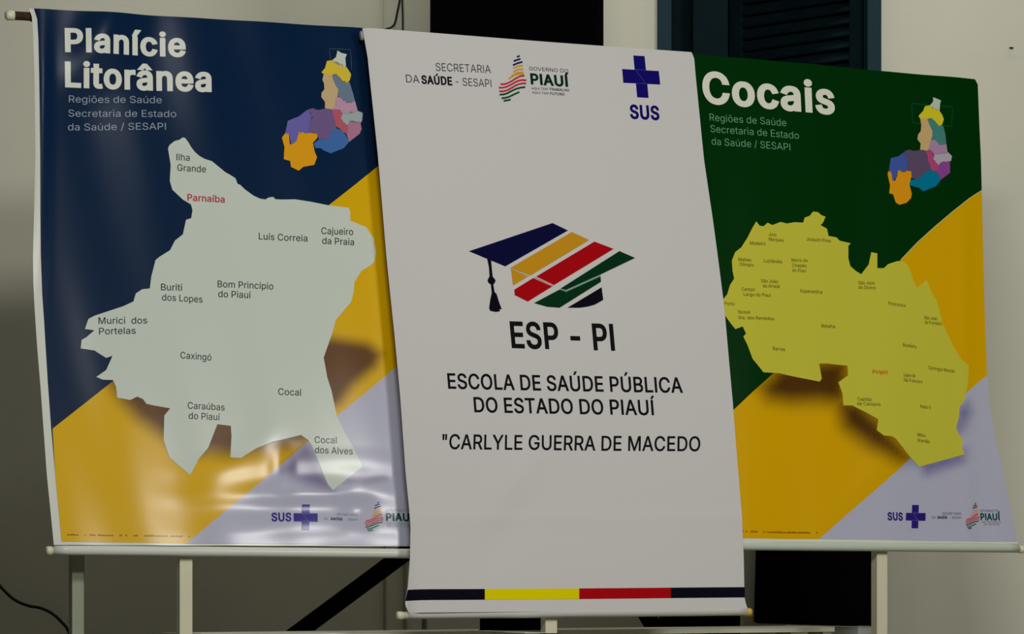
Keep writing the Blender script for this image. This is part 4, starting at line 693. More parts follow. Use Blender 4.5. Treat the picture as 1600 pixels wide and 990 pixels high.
def text_mesh(s, weight):
    key = (s, weight)
    if key not in _glyph_cache:
        vs, fs, x = [], [], 0.0
        for ch in s:
            adv, outs = GLYPHS[weight, ch] if ch != ' ' else (190, [])
            solid = [o_ for o_ in outs if turn(o_) * GLYPH_TURN > 0]
            holes = [o_ for o_ in outs if turn(o_) * GLYPH_TURN < 0]
            for o_ in solid:
                group = [o_] + [q for q in holes if seg_dist(np.array([q[0][0]]), np.array([q[0][1]]), o_)[0] > 0]
                base = len(vs)
                for g_ in group:
                    vs += [(x + a / 1000, b / 1000) for a, b in g_]
                for t in tessellate_polygon([[Vector((a, b, 0)) for a, b in g_] for g_ in group]):
                    fs.append(tuple(base + i for i in t))
            x += adv / 1000
        _glyph_cache[key] = (np.array(vs), fs)
    return _glyph_cache[key]


def cap_height():
    return 0.509


def seg_dist(px, py, poly):
    """signed distance to a polygon, positive inside"""
    n = len(poly)
    best = np.full(px.shape, 1e9)
    ins = np.zeros(px.shape, bool)
    for i in range(n):
        x0, y0 = poly[i]
        x1, y1 = poly[(i + 1) % n]
        dx, dy = x1 - x0, y1 - y0
        t = np.clip(((px - x0) * dx + (py - y0) * dy) / (dx * dx + dy * dy + 1e-9), 0, 1)
        best = np.minimum(best, np.hypot(px - x0 - t * dx, py - y0 - t * dy))
        c = ((y0 > py) != (y1 > py)) & (px < (x1 - x0) * (py - y0) / (y1 - y0 + 1e-12) + x0)
        ins ^= c
    return np.where(ins, best, -best)


class Cloth:
    """a printed banner sheet: artwork measured on the photo is laid into the sheet's own plane"""

    def __init__(self, p0, off, relief, up, step):
        self.o = np.array(p0 + NRM * off)
        self.n = np.array(NRM)
        self.relief = relief
        self.up = up
        self.step = step
        self.v, self.lay, self.f, self.fm, self.over = [], [], [], [], []
        self.mats = []
        self.shadow = []

    def mat(self, m):
        if m not in self.mats:
            self.mats.append(m)
        return self.mats.index(m)

    def pos(self, px, py, lift=0.0):
        px, py = np.asarray(px, float), np.asarray(py, float)
        d = np.stack([(px - 800) / F, np.ones_like(px), (HOR - py) / F], -1)
        e = np.array(EYEV)
        t = ((self.o - e) @ self.n) / (d @ self.n)
        P = e + d * t[..., None]
        return P + self.n * (self.relief(px, py) + lift)[..., None]

    def point(self, x, y, lift=0.0):
        return Vector(self.pos(np.array([x]), np.array([y]), np.array([lift]))[0])

    def add(self, vs, fs, m, layer, clip=None):
        """vs: (n,2) photo coordinates, fs: faces; cut along a grid so the print follows the cloth"""
        bm = bmesh.new()
        bv = [bm.verts.new((a, b, 0)) for a, b in vs]
        for f in fs:
            try:
                bm.faces.new([bv[i] for i in f])
            except ValueError:
                pass
        big = [f for f in bm.faces if len(f.verts) > 4]
        if big:
            bmesh.ops.triangulate(bm, faces=big, quad_method='BEAUTY', ngon_method='EAR_CLIP')
        if clip:
            for co, no in clip:
                bmesh.ops.bisect_plane(bm, geom=bm.verts[:] + bm.edges[:] + bm.faces[:], plane_co=(*co, 0), plane_no=(*no, 0), clear_outer=True)
        xs = [v.co.x for v in bm.verts]
        ys = [v.co.y for v in bm.verts]
        if not xs:
            bm.free()
            return
        st = self.step
        for axis, lo, hi in ((0, min(xs), max(xs)), (1, min(ys), max(ys))):
            k = math.ceil(lo / st)
            while k * st < hi:
                co = (k * st, 0, 0) if axis == 0 else (0, k * st, 0)
                no = (1, 0, 0) if axis == 0 else (0, 1, 0)
                bmesh.ops.bisect_plane(bm, geom=bm.verts[:] + bm.edges[:] + bm.faces[:], plane_co=co, plane_no=no)
                k += 1
        base = len(self.v)
        bm.verts.index_update()
        mi = self.mat(m)
        for v in bm.verts:
            self.v.append((v.co.x, v.co.y))
            self.lay.append(layer)
        for f in bm.faces:
            f.normal_update()
            ids = [base + v.index for v in f.verts]
            if f.normal.z > 0:
                ids.reverse()
            self.f.append(ids)
            self.fm.append(mi)
        bm.free()

    def poly(self, pts, m, layer=1, clip=None):
        self.add(pts, tessellate_polygon([[Vector((x, y, 0)) for x, y in pts]]), m, layer, clip)

    def stroke(self, pts, w, m, layer=3, taper=True):
        P = np.array(pts, float)
        n = len(P)
        lft, rgt = [], []
        for i in range(n):
            t = P[min(i + 1, n - 1)] - P[max(i - 1, 0)]
            t /= np.hypot(*t)
            nn = np.array([-t[1], t[0]]) * w / 2
            lft.append(P[i] + nn)
            rgt.append(P[i] - nn)
        vs = lft + rgt
        self.add(vs, [(i, i + 1, n + i + 1, n + i) for i in range(n - 1)], m, layer)

    def text(self, s, x0, y0, x1, y1, cap, m, weight='book', layer=3, up=None, clip=None):
        vs, fs = text_mesh(s, weight)
        lo, hi = vs[:, 0].min(), vs[:, 0].max()
        u = (vs[:, 0] - lo) / (hi - lo)
        h = vs[:, 1] / cap_height() * cap
        ux, uy = up or self.up
        px = x0 + (x1 - x0) * u + ux * h
        py = y0 + (y1 - y0) * u + uy * h
        self.add(np.stack([px, py], 1), fs, m, layer, clip)

    def sheet(self, left, right, top, bottom, m, layer=0, st=None):
        """the blank cloth between two edge curves"""
        self.poly(list(left) + list(right)[::-1], m, layer)

    def build(self, name, parent):
        P = np.array(self.v)
        lay = np.array(self.lay) * 0.00045
        co = self.pos(P[:, 0], P[:, 1], lay)
        e = 0.6
        dx = self.pos(P[:, 0] + e, P[:, 1], lay) - self.pos(P[:, 0] - e, P[:, 1], lay)
        dy = self.pos(P[:, 0], P[:, 1] + e, lay) - self.pos(P[:, 0], P[:, 1] - e, lay)
        nr = np.cross(dy, dx)
        nr /= np.linalg.norm(nr, axis=1)[:, None]
        if (nr @ self.n).mean() < 0:
            nr = -nr
        me = bpy.data.meshes.new(name)
        me.from_pydata([tuple(c) for c in co], [], self.f)
        for m in self.mats:
            me.materials.append(m)
        me.polygons.foreach_set('material_index', self.fm)
        me.polygons.foreach_set('use_smooth', [True] * len(me.polygons))
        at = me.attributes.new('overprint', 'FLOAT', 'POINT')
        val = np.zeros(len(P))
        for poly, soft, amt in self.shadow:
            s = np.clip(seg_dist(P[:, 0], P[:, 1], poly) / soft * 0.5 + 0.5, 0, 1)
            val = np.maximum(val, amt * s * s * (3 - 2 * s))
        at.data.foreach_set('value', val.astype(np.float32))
        me.normals_split_custom_set_from_vertices([tuple(q) for q in nr])
        return link(name, me, None, parent)


P0 = pt(900, 960, 7.67)                      # foot of the white banner's printed face


def gauss(x, c, s):
    return np.exp(-((x - c) / s) ** 2)


# --- vinyl relief of the three sheets (metres out of the sheet's plane)
def relief_blue(x, y):
    r = 0.0012 * np.sin(x * 0.021 + y * 0.006) + 0.0012 * np.sin(x * 0.05 - y * 0.012)
    e = 1 / (1 + np.exp((y - 440) / 35)) / (1 + np.exp(-(y - 90) / 40))
    r = r + 0.0052 * gauss(x, 66 - (y - 180) * 0.012, 12) * e                             # fold along the left edge
    r = r - 0.004 * np.exp(-np.clip(x - 50, 0, None) / 8) * gauss(y, 20, 50)
    r = r + 0.0095 * gauss(x + 0.5 * y, 190, 44) * gauss(y, 55, 75)                        # slanting buckle at the upper left
    b = np.clip((y - 690) / 50, 0, 1) * np.clip((862 - y) / 30, 0, 1)
    bx = np.clip((x - 230) / 200, 0, 1)
    r = r + b * bx * 0.0007 * np.sin(y * 0.115 + 0.9 * np.sin(x * 0.015) + 0.4)
    r = r - 0.0050 * gauss(x, 436, 18) * gauss(y, 728, 34)                                 # dents near the lower edge
    r = r - 0.0060 * gauss(x, 560, 24) * gauss(y, 798, 34)
    r = r + 0.0028 * gauss(x, 500, 75) * gauss(y, 772, 14)
    r = r - 0.0020 * gauss(x, 390, 90) * gauss(y, 792, 15)
    r = r + 0.0014 * gauss(x - 0.9 * (850 - y), 250, 34) * gauss(y, 740, 44)
    return r


def relief_white(x, y):
    r = 0.0020 * np.sin(x * 0.012 + 0.4) + 0.0012 * np.sin(y * 0.017 + x * 0.006)
    r = r + 0.0055 * gauss(x + 0.75 * y, 1370, 30) * gauss(y, 740, 70)
    r = r - 0.0050 * gauss(x + 0.6 * y, 1290, 34) * gauss(y, 850, 60)
    r = r + 0.0018 * gauss(y, 812, 12)
    r = r - 0.012 * np.exp(-np.clip(x - 560 - (y - 43) * 0.085, 0, None) / 8)
    return r


def relief_green(x, y):
    r = 0.0022 * np.sin(x * 0.026 + y * 0.004) + 0.0012 * np.sin(x * 0.06)
    r = r + 0.0030 * gauss(x - 0.02 * y, 1496, 12) * np.clip((y - 260) / 120, 0, 1)
    r = r + 0.0030 * gauss(x + 0.9 * y, 2030, 26) * gauss(y, 745, 70)
    r = r + 0.006 * np.clip((x - 1500) / 60, 0, 1) ** 2 * np.clip((y - 560) / 200, 0, 1)
    return r


VR, VS = 0.20, 0.22         # glossy vinyl
MR, MS = 0.9, 0.06         # matt canvas
SR, SS = 0.35, 0.05         # satin vinyl


def rod_axis(cl, a, b, back, lift):
    return cl.point(*a) - NRM * back + UP * lift, cl.point(*b) - NRM * back + UP * lift


def piaui_logo(cl, ax, ay, sx, sy, w, layer, c):
    """the state's striped emblem: rows of wavy bars; (ax, ay) is the artwork's corner, sx, sy its scale"""
    S = [('navy', [(395, 240), (430, 222)]), ('navy', [(352, 292), (440, 262)]), ('navy', [(342, 345), (405, 318), (465, 302)]),
         ('gold', [(350, 385), (410, 355), (470, 350)]), ('gold', [(345, 435), (410, 400), (475, 395)]),
         ('gold', [(325, 485), (400, 442), (480, 435)]), ('gold', [(288, 520), (350, 478), (410, 455), (485, 460)]),
         ('red', [(180, 592), (215, 592), (250, 586), (290, 570), (330, 548), (375, 518), (420, 493), (455, 483), (490, 481)]),
         ('red', [(158, 636), (200, 637), (240, 630), (285, 613), (330, 590), (375, 562), (420, 543), (465, 536), (515, 540)]),
         ('red', [(165, 682), (205, 684), (240, 678), (285, 660), (330, 635), (375, 608), (420, 589), (465, 580), (512, 580)]),
         ('green', [(170, 726), (215, 724), (260, 712), (320, 680), (380, 651), (440, 635), (500, 628)]),
         ('green', [(195, 772), (240, 768), (290, 754), (360, 720), (425, 690)]), ('green', [(220, 806), (265, 800), (312, 788)])]
    for k, p in S:
        cl.stroke([(ax + x * sx, ay + y * sy) for x, y in p], w, c[k], layer)


def scaled(pts, ox, oy, s):
    return [(ox + x / s, oy + y / s) for x, y in pts]


MINI_L = [
    ('white', [(480, 45), (510, 65), (552, 75), (540, 105), (545, 165), (520, 180), (440, 130), (440, 120), (470, 95)]),
    ('peach', [(375, 225), (440, 235), (460, 300), (490, 350), (480, 410), (475, 460), (440, 500), (385, 490), (385, 440), (357, 405), (358, 370), (380, 345), (378, 300), (365, 270)]),
    ('slate', [(430, 230), (475, 225), (520, 280), (572, 290), (600, 380), (615, 440), (620, 450), (545, 450), (500, 415), (478, 380), (480, 340), (455, 290)]),
    ('yellow', [(400, 125), (450, 118), (530, 158), (550, 175), (585, 230), (575, 275), (555, 297), (520, 290), (470, 232), (430, 238), (385, 230), (357, 213), (385, 180)]),
    ('pink', [(475, 405), (510, 405), (545, 440), (615, 440), (635, 512), (600, 530), (520, 540), (505, 510), (440, 500), (460, 440)]),
    ('purple', [(245, 505), (290, 490), (330, 505), (400, 490), (440, 495), (455, 555), (475, 650), (440, 680), (420, 730), (340, 735), (320, 690), (255, 680), (265, 600), (290, 560)]),
    ('red', [(435, 500), (500, 500), (520, 530), (510, 570), (545, 615), (565, 640), (560, 700), (520, 665), (470, 630), (460, 580), (440, 545)]),
    ('pale', [(515, 530), (600, 515), (640, 515), (675, 530), (668, 590), (655, 610), (570, 600), (558, 625), (535, 610), (505, 575)]),
    ('rose', [(560, 612), (580, 585), (655, 600), (665, 655), (650, 690), (570, 752), (550, 690)]),
    ('blue', [(430, 660), (470, 645), (525, 665), (570, 750), (530, 800), (490, 815), (430, 840), (380, 820), (350, 800), (310, 800), (295, 765), (340, 730), (400, 725)]),
    ('violet', [(95, 590), (180, 555), (245, 505), (290, 530), (270, 600), (260, 685), (180, 690), (165, 745), (120, 780), (110, 700), (75, 690)]),
    ('orange', [(75, 685), (105, 690), (110, 770), (130, 770), (165, 740), (180, 678), (325, 682), (325, 720), (290, 760), (305, 830), (322, 870), (300, 930), (215, 945), (180, 975), (120, 945), (115, 900), (65, 885), (70, 790), (50, 720)]),
]
MINI_R = [
    ('white', [(455, 65), (475, 72), (518, 92), (510, 115), (505, 185), (425, 140), (425, 135), (455, 100)]),
    ('peach', [(350, 230), (410, 235), (430, 300), (455, 350), (440, 410), (430, 490), (400, 500), (350, 492), (355, 440), (328, 405), (335, 365), (355, 340), (360, 290)]),
    ('teal', [(405, 235), (450, 235), (495, 290), (535, 300), (552, 370), (560, 450), (500, 455), (475, 415), (435, 410), (450, 355), (430, 300)]),
    ('yellow', [(390, 135), (430, 130), (500, 170), (525, 205), (540, 245), (525, 290), (500, 300), (445, 240), (350, 235), (338, 215), (375, 175)]),
    ('pink', [(430, 405), (470, 410), (500, 445), (560, 445), (570, 520), (500, 530), (460, 540), (415, 500)]),
    ('plum', [(225, 500), (260, 490), (300, 500), (395, 488), (410, 540), (430, 600), (440, 650), (380, 700), (370, 730), (285, 725), (275, 670), (240, 660), (250, 580)]),
    ('magenta', [(390, 495), (445, 490), (465, 535), (465, 575), (490, 605), (510, 660), (480, 680), (430, 650), (420, 600), (400, 540)]),
    ('pale', [(460, 525), (500, 515), (575, 515), (605, 545), (598, 585), (520, 595), (500, 620), (480, 600), (455, 575)]),
    ('purple', [(505, 605), (530, 588), (588, 590), (590, 680), (515, 737), (485, 670)]),
    ('cyan', [(375, 690), (420, 655), (480, 665), (515, 740), (475, 790), (375, 830), (340, 800), (300, 790), (262, 780), (270, 740), (340, 722)]),
    ('blue', [(110, 560), (170, 545), (225, 508), (255, 590), (245, 672), (170, 675), (155, 715), (130, 748), (115, 680), (95, 670)]),
    ('orange', [(90, 665), (115, 668), (125, 740), (145, 745), (165, 700), (170, 660), (285, 665), (280, 710), (262, 770), (282, 850), (275, 885), (240, 922), (180, 940), (150, 920), (130, 855), (98, 845), (105, 780), (85, 690)]),
]

# ---------------- banner 1: blue map banner (left)
def inks(prefix, rough, spec, table):
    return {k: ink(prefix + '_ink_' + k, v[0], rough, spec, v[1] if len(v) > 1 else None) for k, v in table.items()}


IB = inks('gloss', VR, VS, {
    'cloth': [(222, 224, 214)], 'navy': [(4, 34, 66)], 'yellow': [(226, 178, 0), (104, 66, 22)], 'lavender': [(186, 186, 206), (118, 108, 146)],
    'map': [(208, 216, 204)], 'title': [(226, 228, 216)], 'subtitle': [(160, 170, 184)], 'dark': [(46, 50, 56)], 'label': [(46, 50, 54)], 'crimson': [(186, 40, 58)],
    'foot': [(150, 104, 10)], 'sus': [(46, 36, 140)], 'sus_line': [(112, 108, 176)], 'frame': [(66, 84, 98)],
    'gold': [(214, 160, 50)], 'red': [(206, 70, 76)], 'green': [(20, 108, 62)], 'forest': [(0, 62, 44)], 'mute': [(140, 142, 152)],
    'm_white': [(206, 214, 206)], 'm_yellow': [(226, 196, 60)], 'm_peach': [(208, 178, 132)], 'm_slate': [(112, 130, 150)], 'm_pink': [(196, 150, 178)],
    'm_pale': [(166, 178, 180)], 'm_red': [(190, 92, 108)], 'm_rose': [(182, 122, 152)], 'm_blue': [(66, 112, 176)], 'm_purple': [(118, 94, 142)],
    'm_violet': [(112, 104, 178)], 'm_orange': [(234, 164, 22)]})

blue = thing('map_banner', P0 + RD * -0.75 - Z * 0.0, 'blue map banner with a white region map, leftmost of the three', 'banner')
cb = Cloth(P0, -0.05, relief_blue, (-0.012, -1.0), 5)
EDGE_L = [(46, 13), (50, 26), (51.5, 50), (53.5, 120), (55, 240), (53.5, 320), (51.5, 400), (52, 440), (54, 480), (58, 540), (63, 600), (68, 670), (73, 740), (79, 800), (84, 851)]
MARG_L = [(53, 13.2), (58, 30), (59.5, 60), (60.5, 120), (62, 240), (62.5, 330), (63.5, 400), (66, 460), (69, 500), (75, 600), (80, 670), (86, 740), (91.5, 800), (96, 845)]
R_BL = [(622, 46.5), (690, 853)]
cb.sheet(EDGE_L, R_BL, None, None, IB['cloth'], 0)
cb.sheet(MARG_L, [(622, 46.7), (678, 851)], None, None, IB['navy'], 1)


clip_b = [((96, 846.2), (-0.0098, 1.0))]
cb.poly([(82, 669.5), (129, 632.5), (176, 595.5), (250, 536), (350, 456.5), (450, 377.5), (513, 321), (552, 290.5), (590, 260), (622, 234), (636, 223), (678, 850), (290, 849), (96, 846), (91.5, 800), (86, 740)], IB['yellow'], 2, clip_b)
cb.poly([(291, 849), (350, 799.5), (410, 750), (470, 699.5), (526, 650), (570, 614), (613.5, 577.5), (640, 556), (655, 543), (678, 852)], IB['lavender'], 3, clip_b)
MAP_L = [(286, 215), (289.2, 216), (293.8, 222.3), (297.8, 229.5), (304.3, 238), (311, 244), (318.8, 248.6), (330.6, 252.5), (337, 257.8), (351.6, 269.6), (358, 273), (367.4, 278.8), (370.7, 287.3), (375.3, 289.3), (383, 296.5), (396.3, 305.7), (406.8, 310.3), (414.7, 311.4), (420, 308.3), (427, 307.4), (430.4, 311), (440, 311.6), (461, 311.5), (484, 315.3), (511.6, 320.8), (544.5, 324.6), (547, 331), (547, 344.8), (572, 355), (577.3, 363.7), (583.6, 372.6), (584.3, 381.4), (587.4, 391.5), (584.8, 409), (580, 414), (564.6, 423), (553.3, 440.8), (552, 457), (548, 472), (536, 486), (524, 499.7), (519, 519), (505.3, 558.7), (511, 590), (517.7, 611), (525.7, 650), (537.9, 674.8), (551.5, 699), (566, 728.6), (545.5, 744.5), (519.7, 765.8), (512, 756.7), (503, 735.5), (494, 712.7), (486.4, 694.5), (480.3, 687), (469.7, 679.7), (440, 686.9), (424, 690), (400, 700.4), (381.8, 711.5), (376.8, 715.6), (359.6, 714.5), (361.6, 681), (360.6, 665), (339.4, 662.6), (325, 699.4), (311, 715.6), (297, 741.8), (264.6, 714.5), (255.6, 687.3), (256.6, 648.9), (265.7, 637.8), (238.4, 633), (228.3, 630.7), (223.2, 623.6), (214, 619.6), (203, 625.2), (182.4, 621.7), (181, 606), (176, 594), (160, 593.4), (150, 589), (165.4, 578.4), (175.3, 556), (165.4, 559.5), (147, 547.7), (126, 544.3), (127.3, 531), (135, 526.7), (147, 516.2), (132.5, 514), (137.8, 498.4), (147, 493.6), (161.6, 488.7), (192, 478.6), (208.3, 471), (212, 458.4), (222, 452), (233.6, 450.9), (236, 432), (242.4, 406.7), (248.7, 401.6), (265, 391.5), (272.7, 376.4), (285.4, 366.3), (290.4, 343.5), (298.5, 341), (300.5, 328.4), (298, 319.5), (285.4, 312), (269, 296.8), (265, 283), (266.4, 257.7), (263.5, 240), (262.3, 231.5), (265, 226.3), (272.8, 220.4), (280.7, 218.4), (284, 215.5)]
cb.poly(MAP_L, IB['map'], 4)
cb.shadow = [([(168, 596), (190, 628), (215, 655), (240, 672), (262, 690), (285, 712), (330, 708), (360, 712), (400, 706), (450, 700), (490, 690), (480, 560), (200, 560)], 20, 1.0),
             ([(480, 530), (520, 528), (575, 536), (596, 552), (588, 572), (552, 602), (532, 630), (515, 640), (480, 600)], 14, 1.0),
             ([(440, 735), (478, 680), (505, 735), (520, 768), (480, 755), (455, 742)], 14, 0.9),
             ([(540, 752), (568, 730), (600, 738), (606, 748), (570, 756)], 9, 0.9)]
T = cb.text
T('Planície', 101, 80.8, 290, 88.4, 35, IB['title'], 'black', 5)
T('Litorânea', 101, 135.6, 330, 143, 37, IB['title'], 'black', 5)
T('Regiões de Saúde', 107.3, 160.5, 252.5, 161.5, 10.8, IB['subtitle'], 'light', 5)
T('Secretaria de Estado', 106.6, 182.5, 275, 183.3, 10.8, IB['subtitle'], 'light', 5)
T('da Saúde / SESAPI', 106, 204, 259, 202.8, 10.8, IB['subtitle'], 'light', 5)
for s, a, b, c, d_ in (('Ilha', 275.5, 250.5, 296, 251.6), ('Grande', 276.8, 267, 321.4, 270), ('Luís Correia', 404.3, 373.8, 480, 377.6), ('Cajueiro', 501.5, 366, 551.5, 367.5),
                       ('da Praia', 502.8, 381.4, 552.8, 383.4), ('Buriti', 251, 454, 284, 454.6), ('dos Lopes', 252.5, 469.8, 316.4, 472.8), ('Bom Princípio', 340, 448.5, 427, 452.3), ('do Piauí', 341, 464, 392, 466),
                       ('Murici  dos', 153.5, 506.3, 229.7, 505.5), ('Portelas', 154.3, 522.8, 211.8, 521.5), ('Caxingó', 281.4, 560, 330.2, 563.3), ('Caraúbas', 293, 638.4, 351, 641.2), ('do Piauí', 294.5, 654.3, 343.8, 656.4),
                       ('Cocal', 434.2, 617, 469.9, 618.3), ('Cocal', 491.2, 692, 525.8, 692.7), ('dos Alves', 491.7, 707.7, 550.8, 710)):
    T(s, a, b, c, d_, 10.3, IB['label'], 'book', 5)
T('Parnaíba', 292.5, 313.6, 350.5, 317, 10.3, IB['crimson'], 'semi', 5)
for k, pts in MINI_L:
    cb.poly(scaled(pts, 430, 70, 4.95), IB['m_' + k], 5)
cb.stroke(scaled([(428, 115), (424, 70), (420, 28), (500, 33), (580, 38), (586, 115), (591, 195)], 430, 70, 4.95), 0.9, IB['frame'], 2)


def sus_mark(cl, I, ox, oy, s, vert, hor, layer):
    cl.poly(scaled(vert, ox, oy, s), I['sus'], layer)
    cl.poly(scaled(hor, ox, oy, s), I['sus'], layer + 1)
    v, h = scaled(vert, ox, oy, s), scaled(hor, ox, oy, s)
    w = abs(v[1][0] - v[0][0]) * 0.035 + 0.25

    def on(p, q, t):
        return (p[0] + (q[0] - p[0]) * t, p[1] + (q[1] - p[1]) * t)
    cl.stroke([on(h[0], h[1], 0.36), on(h[0], h[1], 0.66)], w, I['sus_line'], layer + 2)
    cl.stroke([on(h[3], h[2], 0.34), on(h[3], h[2], 0.64)], w, I['sus_line'], layer + 2)
    cl.stroke([on(h[0], h[1], 0.36), on(h[3], h[2], 0.60)], w * 0.9, I['sus_line'], layer + 2)


sus_mark(cb, IB, 400, 770, 6.4, [(457, 117), (535, 117), (527, 372), (450, 372)], [(373, 203), (613, 205), (612, 288), (373, 285)], 5)
T('SUS', 424, 813.8, 454.7, 814, 12.8, IB['sus'], 'black', 5)
T('SECRETARIA', 526.5, 804.6, 560, 805, 3.4, IB['mute'], 'light', 5)
T('DA', 506, 812, 512.5, 812, 3.6, IB['mute'], 'light', 5)
T('SAÚDE', 516.5, 812, 535.5, 812.3, 3.8, IB['dark'], 'black', 5)
T('- SESAPI', 541, 812.3, 560, 812.5, 3.6, IB['mute'], 'light', 5)
piaui_logo(cb, 558.0, 767.4, 0.0795, 0.0763, 1.7, 5, {'navy': IB['sus'], 'gold': IB['gold'], 'red': IB['red'], 'green': IB['green']})
T('GOVERNO DO', 602, 798.8, 644, 799.5, 4, IB['mute'], 'light', 5)
T('PIAUÍ', 602.8, 813, 646, 813.8, 11.6, IB['forest'], 'black', 5)
T('AQUI TEM TRABALHO', 603, 818.6, 646, 819.4, 2.4, IB['mute'], 'light', 5)
T('AQUI TEM FUTURO', 603.5, 822.6, 641, 823.4, 2.4, IB['mute'], 'light', 5)


def footnote(cl, I, x0, y0, x1, y1, seed):
    rnd = random.Random(seed)                # a line of print too small to read in the photo
    x = x0
    while x < x1:
        w = rnd.uniform(1.2, 2.4)
        if rnd.random() < 0.14:
            x += rnd.choice((3, 5, 9))
        y = y0 + (y1 - y0) * (x - x0) / (x1 - x0)
        h = rnd.choice((1.6, 1.6, 2.2, 2.6))
        cl.poly([(x, y - h), (x + w, y - h), (x + w, y), (x, y)], I['foot'], 4)
        x += w + 0.7


footnote(cb, IB, 105, 836.5, 288, 838.5, 3)
cloth = cb.build('cloth', blue)

# ---------------- banner 2: white banner of the school (middle, nearest)
IW = inks('canvas', MR, MS, {
    'cloth': [(212, 209, 206)], 'black': [(22, 21, 24)], 'ash': [(74, 72, 70)], 'navy': [(12, 14, 58)], 'gold': [(206, 148, 28)], 'yellow': [(232, 216, 0)], 'red': [(176, 8, 18)],
    'green': [(6, 52, 26)], 'night': [(14, 12, 26)], 'sus': [(20, 12, 108)], 'sus_line': [(70, 64, 148)], 'forest': [(0, 46, 32)],
    'stripe_gold': [(214, 162, 56)], 'stripe_red': [(196, 48, 58)], 'stripe_green': [(8, 74, 38)], 'stripe_navy': [(22, 20, 84)], 'line': [(214, 182, 120)], 'line_green': [(96, 168, 128)], 'line_red': [(222, 150, 140)]})
white = thing('school_banner', P0 + Z * 0.0, 'white banner with a striped graduation cap, in the middle in front of both map banners', 'banner')
cw_ = Cloth(P0, 0.0, relief_white, (-0.085, -1.0), 16)
EDGE_WL = [(567, 43), (571, 66), (575, 90), (590, 240), (604, 400), (616, 520), (625, 620), (634, 740), (639, 790), (641.5, 825), (641, 870), (638, 917), (635, 938), (635.5, 945), (638, 951), (640, 957)]
EDGE_WR = [(1080, 82), (1084, 92), (1086.5, 120), (1100, 250), (1113, 340), (1131, 480), (1145, 630), (1150, 700), (1158, 800), (1161.5, 870), (1163, 932), (1165, 942), (1167, 948), (1168, 952)]
cw_.sheet(EDGE_WL, EDGE_WR, None, None, IW['cloth'], 0)
T = cw_.text
T('SECRETARIA', 681, 111, 767, 114.4, 12.4, IW['ash'], 'light', 3)
T('DA', 634.5, 129, 655, 130.5, 12.4, IW['ash'], 'light', 3)
T('SAÚDE', 658.5, 130.8, 706.5, 133.4, 12.4, IW['black'], 'black', 3)
T('- SESAPI', 712, 133.6, 768, 136.6, 12.4, IW['ash'], 'light', 3)
piaui_logo(cw_, 760, 60, 1 / 8.25, 1 / 8.25, 2.7, 3, {'navy': IW['stripe_navy'], 'gold': IW['stripe_gold'], 'red': IW['stripe_red'], 'green': IW['stripe_green']})
T('GOVERNO DO', 827, 109.5, 888, 113.7, 5.6, IW['ash'], 'light', 3)
T('PIAUÍ', 829.5, 131, 890.2, 135.2, 16, IW['forest'], 'black', 3)
T('AQUI TEM', 830.5, 139.6, 856, 140.9, 3.6, IW['ash'], 'light', 3)
T('TRABALHO', 858.5, 141, 889.5, 143, 3.8, IW['ash'], 'semi', 3)
T('AQUI TEM', 831.5, 146.2, 857, 147.6, 3.6, IW['ash'], 'light', 3)
T('FUTURO', 859.5, 147.8, 882.5, 149.3, 3.8, IW['ash'], 'semi', 3)
sus_mark(cw_, IW, 940, 60, 6.6, [(325, 178), (440, 185), (482, 615), (365, 608)], [(210, 318), (585, 340), (600, 478), (222, 458)], 3)
T('SUS', 984.8, 184.6, 1030.5, 187.2, 20.5, IW['sus'], 'black', 3)
CAP = [('navy', [(135, 298), (675, 115), (775, 163), (370, 395)]),
       ('gold', [(402, 405), (800, 173), (912, 225), (535, 452)]), ('gold', [(408, 418), (515, 462), (420, 518)]),
       ('red', [(570, 460), (945, 235), (1068, 283), (685, 515)]), ('red', [(428, 545), (550, 470), (672, 525), (515, 622), (430, 580)]),
       ('green', [(727, 537), (1105, 297), (1205, 342), (983, 448), (760, 548)]), ('green', [(555, 632), (718, 545), (760, 560), (983, 460), (986, 495), (720, 662), (640, 656)]),
       ('night', [(770, 662), (990, 530), (1000, 612), (945, 643), (900, 655), (850, 662)]),
       ('night', [(252, 342), (277, 345), (282, 400), (288, 462), (300, 475), (307, 488), (300, 505), (292, 512), (300, 562), (312, 572), (330, 630), (346, 672), (331, 672), (334, 686), (318, 688), (308, 690), (270, 682), (268, 672), (264, 668), (272, 610), (282, 565), (276, 512), (262, 503), (255, 488), (260, 472), (268, 462), (264, 400)])]
for k, pts in CAP:
    cw_.poly(scaled(pts, 700, 320, 4.125), IW[k], 3)
cw_.stroke(scaled([(404, 412), (525, 457)], 700, 320, 4.125), 1.6, IW['line'], 4)
cw_.stroke(scaled([(560, 465), (680, 521)], 700, 320, 4.125), 1.6, IW['line_red'], 4)
cw_.stroke(scaled([(722, 541), (758, 555), (984, 454)], 700, 320, 4.125), 1.4, IW['line_green'], 4)
T('ESP - PI', 799.5, 542.5, 961, 546.6, 39.5, IW['black'], 'bold', 3, (-0.09, -1))
T('ESCOLA DE SAÚDE PÚBLICA', 699.8, 606.9, 1067, 613.2, 23.2, IW['black'], 'semi', 3)
T('DO ESTADO DO PIAUÍ', 741, 643.4, 1024.5, 647.9, 22.8, IW['black'], 'semi', 3)
T('"CARLYLE GUERRA DE MACEDO', 690.5, 701, 1093.5, 704.6, 22.6, IW['black'], 'hand', 3, (0.02, -1))
